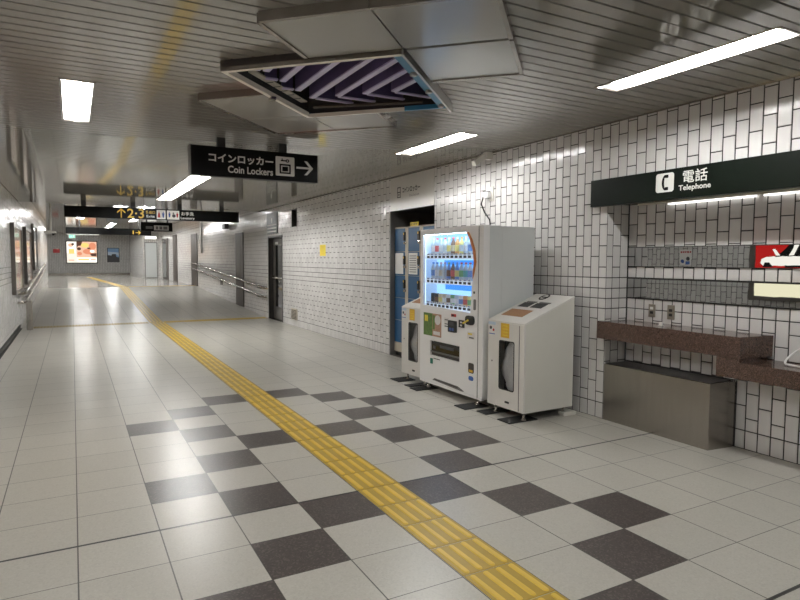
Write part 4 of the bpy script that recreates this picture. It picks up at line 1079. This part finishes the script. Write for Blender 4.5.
b = MB(); b.box(XR-.02, XR-.003, 9.35, 9.735, .144, .40, M['beige']); b.build('vent_frame', r, r.location)
b = MB()
for k in range(7): b.box(XR-.026, XR-.02, 9.38, 9.705, .165+k*.031, .180+k*.031, M['bronze'])
b.build('grille', r, r.location)
r = thing('pa_speaker', 'small black speaker high on the tiled wall beyond the exit sign', 'speaker', (XR, 15.95, 2.46))
b = MB(); b.box(XR-.17, XR-.04, 15.75, 16.15, 2.46, 2.62, M['black'], .01); b.build('speaker_box', r, r.location)
b = MB(); b.box(XR-.05, XR-.003, 15.9, 16.0, 2.5, 2.58, M['black']); b.build('bracket', r, r.location)
# recessed metal door
mb = MB(); dx = XR+.13; y0_, y1_, _, zt = D1
for a in (y0_, y1_): mb.face([(XR, a, 0), (dx+.05, a, 0), (dx+.05, a, zt), (XR, a, zt)], M['darkmetal'])
mb.face([(XR, y0_, zt), (dx+.05, y0_, zt), (dx+.05, y1_, zt), (XR, y1_, zt)], M['darkmetal'])
mb.face([(XR, y0_, .001), (dx, y0_, .001), (dx, y1_, .001), (XR, y1_, .001)], M['steel'])
mb.box(dx, dx+.05, y0_, y1_, 0, zt, M['darkmetal'])
for q in ((y0_-.03, y0_+.0), (y1_, y1_+.06)): mb.box(XR-.012, XR+.02, q[0], q[1], 0, zt+.04, M['darkmetal'])
mb.box(XR-.012, XR+.02, y0_-.03, y1_+.06, zt, zt+.05, M['darkmetal'])
d = struct('door_1', mb)
b = MB(); b.ext(rect(y0_+.03, y1_-.03, .02, zt-.03), [rect(y0_+.2, y1_-.2, .32, zt-.18)], 'x', dx-.03, dx-.005, M['doorframe']); b.build('door_leaf', d)
b = MB(); b.box(dx-.02, dx-.012, y0_+.2, y1_-.2, .32, zt-.18, M['glass_dark']); b.build('door_glass', d)
b = MB(); b.tube([(dx-.08, y0_+.10, 1.05), (dx-.08, y1_-.10, 1.05)], .02, M['chrome'], 8); b.box(dx-.08, dx-.02, y0_+.1, y0_+.14, 1.03, 1.07, M['chrome']); b.box(dx-.08, dx-.02, y1_-.14, y1_-.1, 1.0, 1.1, M['chrome']); b.build('door_handle', d)
b = MB(); b.box(dx-.04, dx-.03, y1_-.45, y1_-.25, zt-.16, zt-.10, M['letter_dim']); b.build('door_label', d)
# flush bronze shutter guides / panels along the ramp and landing
for nm, (a, c, z0_, z1_, col) in enumerate(((14.07, 14.97, .12, 2.29, 'bronze'), (21.4, 22.75, .43, 2.53, 'bronze'), (26.65, 27.9, .43, 2.68, 'bronze'), (29.7, 31.9, .43, 2.6, 'bronze'))):
    mb = MB(); mb.box(XR-.03, XR-.002, a, c, z0_, z1_, M['bronze'])
    mb.box(XR-.034, XR-.03, a+.30*(c-a), c-.12*(c-a), z0_+.05, z1_-.06, M['bronze'] if nm != 3 else M['glass_dark'])
    struct('door_%d' % (nm+2), mb)
b = MB(); b.tube([(XR-.04, 20.4, 1.75), (XR-.04, 20.4, 3.1)], .035, M['alu'], 10); tag(b.build('wall_conduit'), 'thin metal conduit pipe on the tiled wall beside the bronze panel at the ramp head', 'pipe')
# handrails
def handrail(side, label, y0_, y1_, zup0, zup1, zlo0, zlo1, xr):
    r = thing('handrail', label, 'handrail', (xr, (y0_+y1_)/2, 0))
    sgn = 1 if side == 'right' else -1
    wallx = XR-.003 if side == 'right' else XL+.003
    for za, zb_ in ((zup0, zup1), (zlo0, zlo1)):
        pts = [(wallx, y0_-.16, za-.02), (xr+sgn*.03, y0_-.15, za-.015), (xr, y0_-.06, za-.005)]
        for k in range(13):
            t = k/12; y_ = y0_+(y1_-y0_)*t
            pts.append((xr, y_, za+(zb_-za)*min(1, t/.92)))
        b = MB(); b.tube(pts, .027, M['rail'] if side == 'right' else M['chrome'], 10); b.build('rail', r, r.location)
    n_ = 9
    for k in range(n_):
        t = (k+.3)/n_; y_ = y0_+(y1_-y0_)*t
        for za, zb_ in ((zup0, zup1), (zlo0, zlo1)):
            b = MB(); z_ = za+(zb_-za)*min(1, t/.92); b.tube([(xr, y_, z_-.01), (xr, y_, z_-.06), (wallx, y_, z_-.075)], .012, M['darkmetal'], 6)
            b.build('bracket', r, r.location)
handrail('right', 'double steel handrail climbing the right tiled wall beside the ramp', 11.9, 22.3, .80, 1.345, .565, 1.125, 4.30)
handrail('left', 'double steel handrail along the left tiled wall under the lit posters', 11.5, 22.3, .79, 1.30, .60, 1.10, -.87)
b = MB(); b.box(-.868, -.752, 11.28, 11.34, 0, .62, M['chrome'], .01); tag(b.build('rail_end_post', None, (-.81, 11.3, 0)), 'pale steel end post at the foot of the left handrail', 'post')
b = MB(); b.box(4.386, 4.397, 16.9, 17.25, .65, .88, M['bronze']); tag(b.build('wall_hatch', None, (4.39, 17.1, .65)), 'small dark hatch plate below the right handrail', 'hatch')

# ------------------------------------------------------------------ posters on the left wall
def poster_mat(name, cols, scale, strength, seed):
    """lit advert: a few flat colours in irregular patches"""
    m = bpy.data.materials.new(name); m.use_nodes = True
    nt = m.node_tree; nt.nodes.clear(); L = nt.links.new
    tc = nt.nodes.new('ShaderNodeTexCoord'); mp = nt.nodes.new('ShaderNodeMapping'); mp.inputs['Location'].default_value = (seed, seed*2.3, seed*.7)
    nz = nt.nodes.new('ShaderNodeTexNoise'); nz.inputs['Scale'].default_value = scale; nz.inputs['Detail'].default_value = 3
    cr = nt.nodes.new('ShaderNodeValToRGB'); cr.color_ramp.interpolation = 'CONSTANT'
    L(tc.outputs['Object'], mp.inputs[0]); L(mp.outputs[0], nz.inputs['Vector']); L(nz.outputs['Fac'], cr.inputs[0])
    el = cr.color_ramp.elements
    for k, c in enumerate(cols):
        p = 0 if k == 0 else .30+.40*k/len(cols)
        if k < 2: x = el[k]; x.position = p
        else: x = el.new(p)
        x.color = tuple(c)+(1,)
    e = nt.nodes.new('ShaderNodeEmission'); e.inputs['Strength'].default_value = strength; L(cr.outputs[0], e.inputs['Color'])
    g = nt.nodes.new('ShaderNodeBsdfGlossy'); g.inputs['Roughness'].default_value = .08; g.inputs['Color'].default_value = (1, 1, 1, 1)
    fr = nt.nodes.new('ShaderNodeFresnel'); mx = nt.nodes.new('ShaderNodeMixShader'); o = nt.nodes.new('ShaderNodeOutputMaterial')
    L(fr.outputs[0], mx.inputs[0]); L(e.outputs[0], mx.inputs[1]); L(g.outputs[0], mx.inputs[2]); L(mx.outputs[0], o.inputs['Surface'])
    return m
POST = [(10.2, 12.25, .80, 2.19, 'lit poster frame on the left wall nearest the camera, before the handrail', [(.55, .58, .45), (.80, .45, .38), (.92, .86, .62), (.9, .88, .8)], 1),
        (13.6, 15.75, .88, 2.27, 'lit poster frame on the left wall, second along, above the handrail', [(.25, .3, .35), (.8, .75, .66), (.85, .6, .5), (.9, .9, .85)], 4),
        (17.05, 18.9, 1.17, 2.52, 'lit poster frame on the left wall, farthest along the ramp', [(.5, .5, .5), (.75, .75, .72), (.9, .88, .85)], 7)]
for y0_, y1_, z0_, z1_, lab, cols, sd in POST:
    r = thing('poster_frame', lab, 'poster', (XL, (y0_+y1_)/2, z0_), 'lit poster frames on the left wall')
    b = MB(); b.ext(rect(y0_, y1_, z0_, z1_), [rect(y0_+.07, y1_-.07, z0_+.07, z1_-.07)], 'x', XL+.004, XL+.075, M['doorframe']); b.build('frame', r, r.location)
    b = MB(); b.box(XL+.004, XL+.05, y0_+.07, y1_-.07, z0_+.07, z1_-.07, poster_mat('poster_print', cols, 2.2, .6, sd)); b.build('poster_sheet', r, r.location)
# lit car advert (seen in the mirror strips)
r = thing('poster_frame', 'lit red poster with a white car, seen in the mirror strips', 'poster', (XL, 1.7, .84), 'lit poster frames on the left wall')
ya, yb, za, zb_ = .3, 2.78, .84, 2.2
b = MB(); b.ext(rect(ya, yb, za, zb_), [rect(ya+.1, yb-.1, za+.07, zb_-.07)], 'x', XL+.004, XL+.07, M['doorframe']); b.build('frame', r, r.location)
M['ad_red'] = emat('advert_red', (.50, .020, .018), 1.2); M['ad_white'] = emat('advert_white', (.95, .92, .84), 1.5); M['ad_black'] = emat('advert_black', (.01, .01, .01), 1.); M['ad_cream'] = emat('advert_cream', (.86, .82, .58), 1.5); M['ad_yellow'] = emat('advert_yellow', (.8, .66, .05), 1.6)
b = MB(); e = XL+.05
b.box(XL+.004, e, ya+.1, yb-.1, 1.33, zb_-.07, M['ad_red']); b.box(XL+.004, e, ya+.1, yb-.1, za+.07, 1.33, M['ad_cream'])
def ad(poly, mt, d): b.ext(poly, [], 'x', e, e+d, mt)
ad([(2.55, 1.43), (2.60, 1.47), (2.58, 1.54), (2.50, 1.575), (2.2, 1.60), (1.4, 1.62), (.6, 1.64), (.55, 1.43)], M['ad_white'], .001)
ad([(2.36, 1.58), (2.20, 1.70), (2.08, 1.84), (1.9, 1.90), (1.3, 1.92), (.8, 1.60)], M['ad_black'], .0015)
ad([(2.14, 1.60), (2.04, 1.80), (1.97, 1.86), (1.93, 1.86), (2.06, 1.60)], M['ad_white'], .002)
ad([(2.34, 1.60), (2.40, 1.70), (2.36, 1.71), (2.28, 1.60)], M['ad_white'], .002)
ad([(2.56, 1.40), (2.52, 1.49), (2.44, 1.49), (2.38, 1.40)], M['ad_black'], .002)
ad(rect(.6, 2.2, 1.40, 1.44), M['ad_black'], .002)
ad(rect(2.38, 2.28, 1.17, 1.28), M['ad_yellow'], .001)
for k in range(9): ad(rect(2.05-k*.12, 1.97-k*.12, 1.2, 1.24), M['ad_yellow'], .001)
b.build('poster_sheet', r, r.location)
# small red and white notice reflected in the upper mirror
r = thing('wall_notice', 'small white notice with a red header, seen in the upper mirror strip', 'notice', (XL, 4.05, 1.42))
b = MB(); b.box(XL+.004, XL+.012, 3.92, 4.18, 1.42, 1.72, M['letter_dim']); b.build('sheet', r, r.location)
b = MB(); [b.ext(disc(3.95+.048*q, 1.675, .019), [], 'x', XL+.012, XL+.013, M['red']) for q in range(5)]; b.ext(disc(4.12, 1.50, .035), [], 'x', XL+.012, XL+.013, M['navy']); b.ext(disc(4.0, 1.55, .04), [], 'x', XL+.012, XL+.013, M['print']); b.ext(rect(3.96, 4.05, 1.44, 1.5), [], 'x', XL+.012, XL+.013, M['bluecap']); b.build('print', r, r.location)

# ------------------------------------------------------------------ far concourse
AX0, AX1, AZ0, AZ1 = -.30, 1.47, 1.26, 2.66
r = thing('advert_screen', 'bright backlit food advert in a black frame on the far wall', 'advert', (.6, YB, AZ0))
b = MB(); b.ext(rect(AX0-.05, AX1+.05, AZ0-.05, AZ1+.05), [rect(AX0, AX1, AZ0, AZ1)], 'y', YB-.12, YB-.005, M['black']); b.build('frame', r, r.location)
def pe(n, c, s=.8): return emat('advert_'+n, c, s)
b = MB(); e = YB-.06
b.box(AX0, AX1, e, YB-.02, AZ0, AZ1, pe('pale', (.95, .90, .78)))
def adv(poly, mt, d): b.ext(poly, [], 'y', e-d, e, mt)
pk, pk2, dk, ye, wh = pe('salmon', (.80, .30, .17)), pe('peach', (.90, .55, .38)), pe('brown', (.10, .05, .035)), pe('gold', (.95, .72, .22)), pe('cream', (1, .95, .84), 1.05)
adv(rect(.28, AX1, 1.62, AZ1), pk2, .002)
adv([(.28, AZ1), (.62, AZ1), (.55, 2.40), (.36, 2.36), (.28, 2.2)], dk, .004)
adv(disc(.78, 2.42, .24, .16), ye, .005); adv(disc(1.22, 2.36, .22, .24), pk, .005); adv(disc(.98, 2.0, .34, .18), pk, .006); adv(disc(1.2, 2.02, .14, .10), wh, .008)
adv([(1.05, 1.86), (1.45, 1.9), (1.45, 1.68), (1.15, 1.70)], dk, .006); adv(disc(.42, 2.18, .12, .10), dk, .006); adv(disc(.45, 1.86, .14, .12), pk, .006)
adv(disc(1.0, 2.22, .10, .05), dk, .009)
adv(rect(AX0, .22, 1.9, AZ1-.05), wh, .003); adv(disc(-.06, 2.42, .15, .12), pk2, .005); adv(disc(.06, 2.48, .08, .08), dk, .006)
adv(rect(-.18, .14, 1.85, 2.16), ye, .004)
adv(rect(.28, AX1, AZ0+.05, 1.60), wh, .003); adv(rect(.36, 1.0, 1.42, 1.52), ye, .005); adv(rect(1.1, 1.4, 1.42, 1.5), pk2, .005); adv(rect(-.2, .12, 1.38, 1.46), pk2, .004)
b.build('advert_sheet', r, r.location)
r = thing('wall_poster', 'blue and black landscape poster on the far wall beside the bright advert', 'poster', (2.48, YB, 1.31))
b = MB(); b.box(2.10, 2.86, YB-.03, YB-.004, 1.29, 2.27, M['print']); b.build('frame', r, r.location)
b = MB(); e = YB-.035
b.box(2.14, 2.82, e, YB-.03, 1.33, 2.23, mat('poster_sky', (.22, .38, .62), .5, var=.3, scale=3)); b.ext([(2.14, 1.33), (2.82, 1.33), (2.82, 1.62), (2.66, 1.66), (2.62, 1.85), (2.40, 1.84), (2.36, 1.74), (2.14, 1.78)], [], 'y', e-.002, e, M['print'])
b.ext([(2.14, 1.78), (2.36, 1.74), (2.4, 1.84), (2.62, 1.85), (2.82, 1.7), (2.82, 1.95), (2.14, 2.0)], [], 'y', e-.001, e, M['paper_blue']); b.build('poster_sheet', r, r.location)
b = MB(); b.box(-1.08, -.70, YB-.03, YB-.004, 1.9, 2.15, M['red']); tag(b.build('wall_notice', None, (-.9, YB, 1.9)), 'small dark red notice on the far wall left of the advert', 'notice')
r = thing('dome_camera', 'white ceiling camera pod hanging at the far end of the left wall', 'camera', (-.6, 20.2, 2.3))
b = MB(); b.tube([(-.6, 20.2, 2.44), (-.6, 20.2, ZU)], .03, M['camwhite'], 8); b.build('stem', r, r.location)
b = MB(); b.box(-.80, -.44, 20.1, 20.3, 2.36, 2.45, M['camwhite'], .03); b.build('housing', r, r.location)
b = MB(); b.lathe((-.52, 20.2, 2.29), [(.01, 0), (.045, .02), (.06, .06), (.06, .08)], M['glass_dark'], 12); b.build('lens_dome', r, r.location)
b = MB(); b.box(3.60, 4.22, YK-.12, YK-.004, 2.62, 2.80, M['lampwhite']); b.box(3.62, 4.2, YK-.124, YK-.119, 2.64, 2.78, emat('far_lightbox', (1, .97, .9), 1.6))
tag(b.build('wall_lightbox', None, (3.9, YK, 2.62)), 'white lit box on the far block wall below the small hanging sign', 'light box')
mb = MB(); mb.ext(rect(3.58, 4.25, RZ+.02, 2.45), [rect(3.62, 4.21, RZ+.05, 2.41)], 'y', YK-.012, YK-.006, M['signedge']); mb.box(3.62, 4.21, YK-.010, YK-.006, RZ+.05, 2.41, M['white_shaded']); struct('door_6', mb)

# ------------------------------------------------------------------ camera, world, view
cam = bpy.data.cameras.new('camera'); cam.sensor_width = 36; cam.lens = 36*599.62/800; cam.clip_start = .05
co = bpy.data.objects.new('camera', cam); COL.objects.link(co)
yaw, pitch, roll = .499291811, -.066055065, .00391629315
cy, sy_, cp, sp = math.cos(yaw), math.sin(yaw), math.cos(pitch), math.sin(pitch)
f = Vector((sy_*cp, cy*cp, sp)); rt = Vector((cy, -sy_, 0)); up = rt.cross(f)
r2 = rt*math.cos(roll)+up*math.sin(roll); u2 = -rt*math.sin(roll)+up*math.cos(roll)
Mx = Matrix((r2, u2, -f)).transposed().to_4x4(); Mx.translation = Vector((.0175, -3.4669, 1.4959))
co.matrix_world = Mx
sc = bpy.context.scene; sc.camera = co
w = bpy.data.worlds.new('world'); w.use_nodes = True; w.node_tree.nodes['Background'].inputs[0].default_value = (.02, .02, .02, 1); sc.world = w
sc.view_settings.view_transform = 'Standard'; sc.view_settings.look = 'None'; sc.view_settings.exposure = 0.45; sc.view_settings.gamma = 1
sc.view_settings.use_curve_mapping = False
sc.cycles.use_denoising = True
sc.cycles.max_bounces = 10; sc.cycles.diffuse_bounces = 5; sc.cycles.glossy_bounces = 5; sc.cycles.transparent_max_bounces = 8
sc.cycles.sample_clamp_indirect = 6
sc.cycles.caustics_reflective = False; sc.cycles.caustics_refractive = False
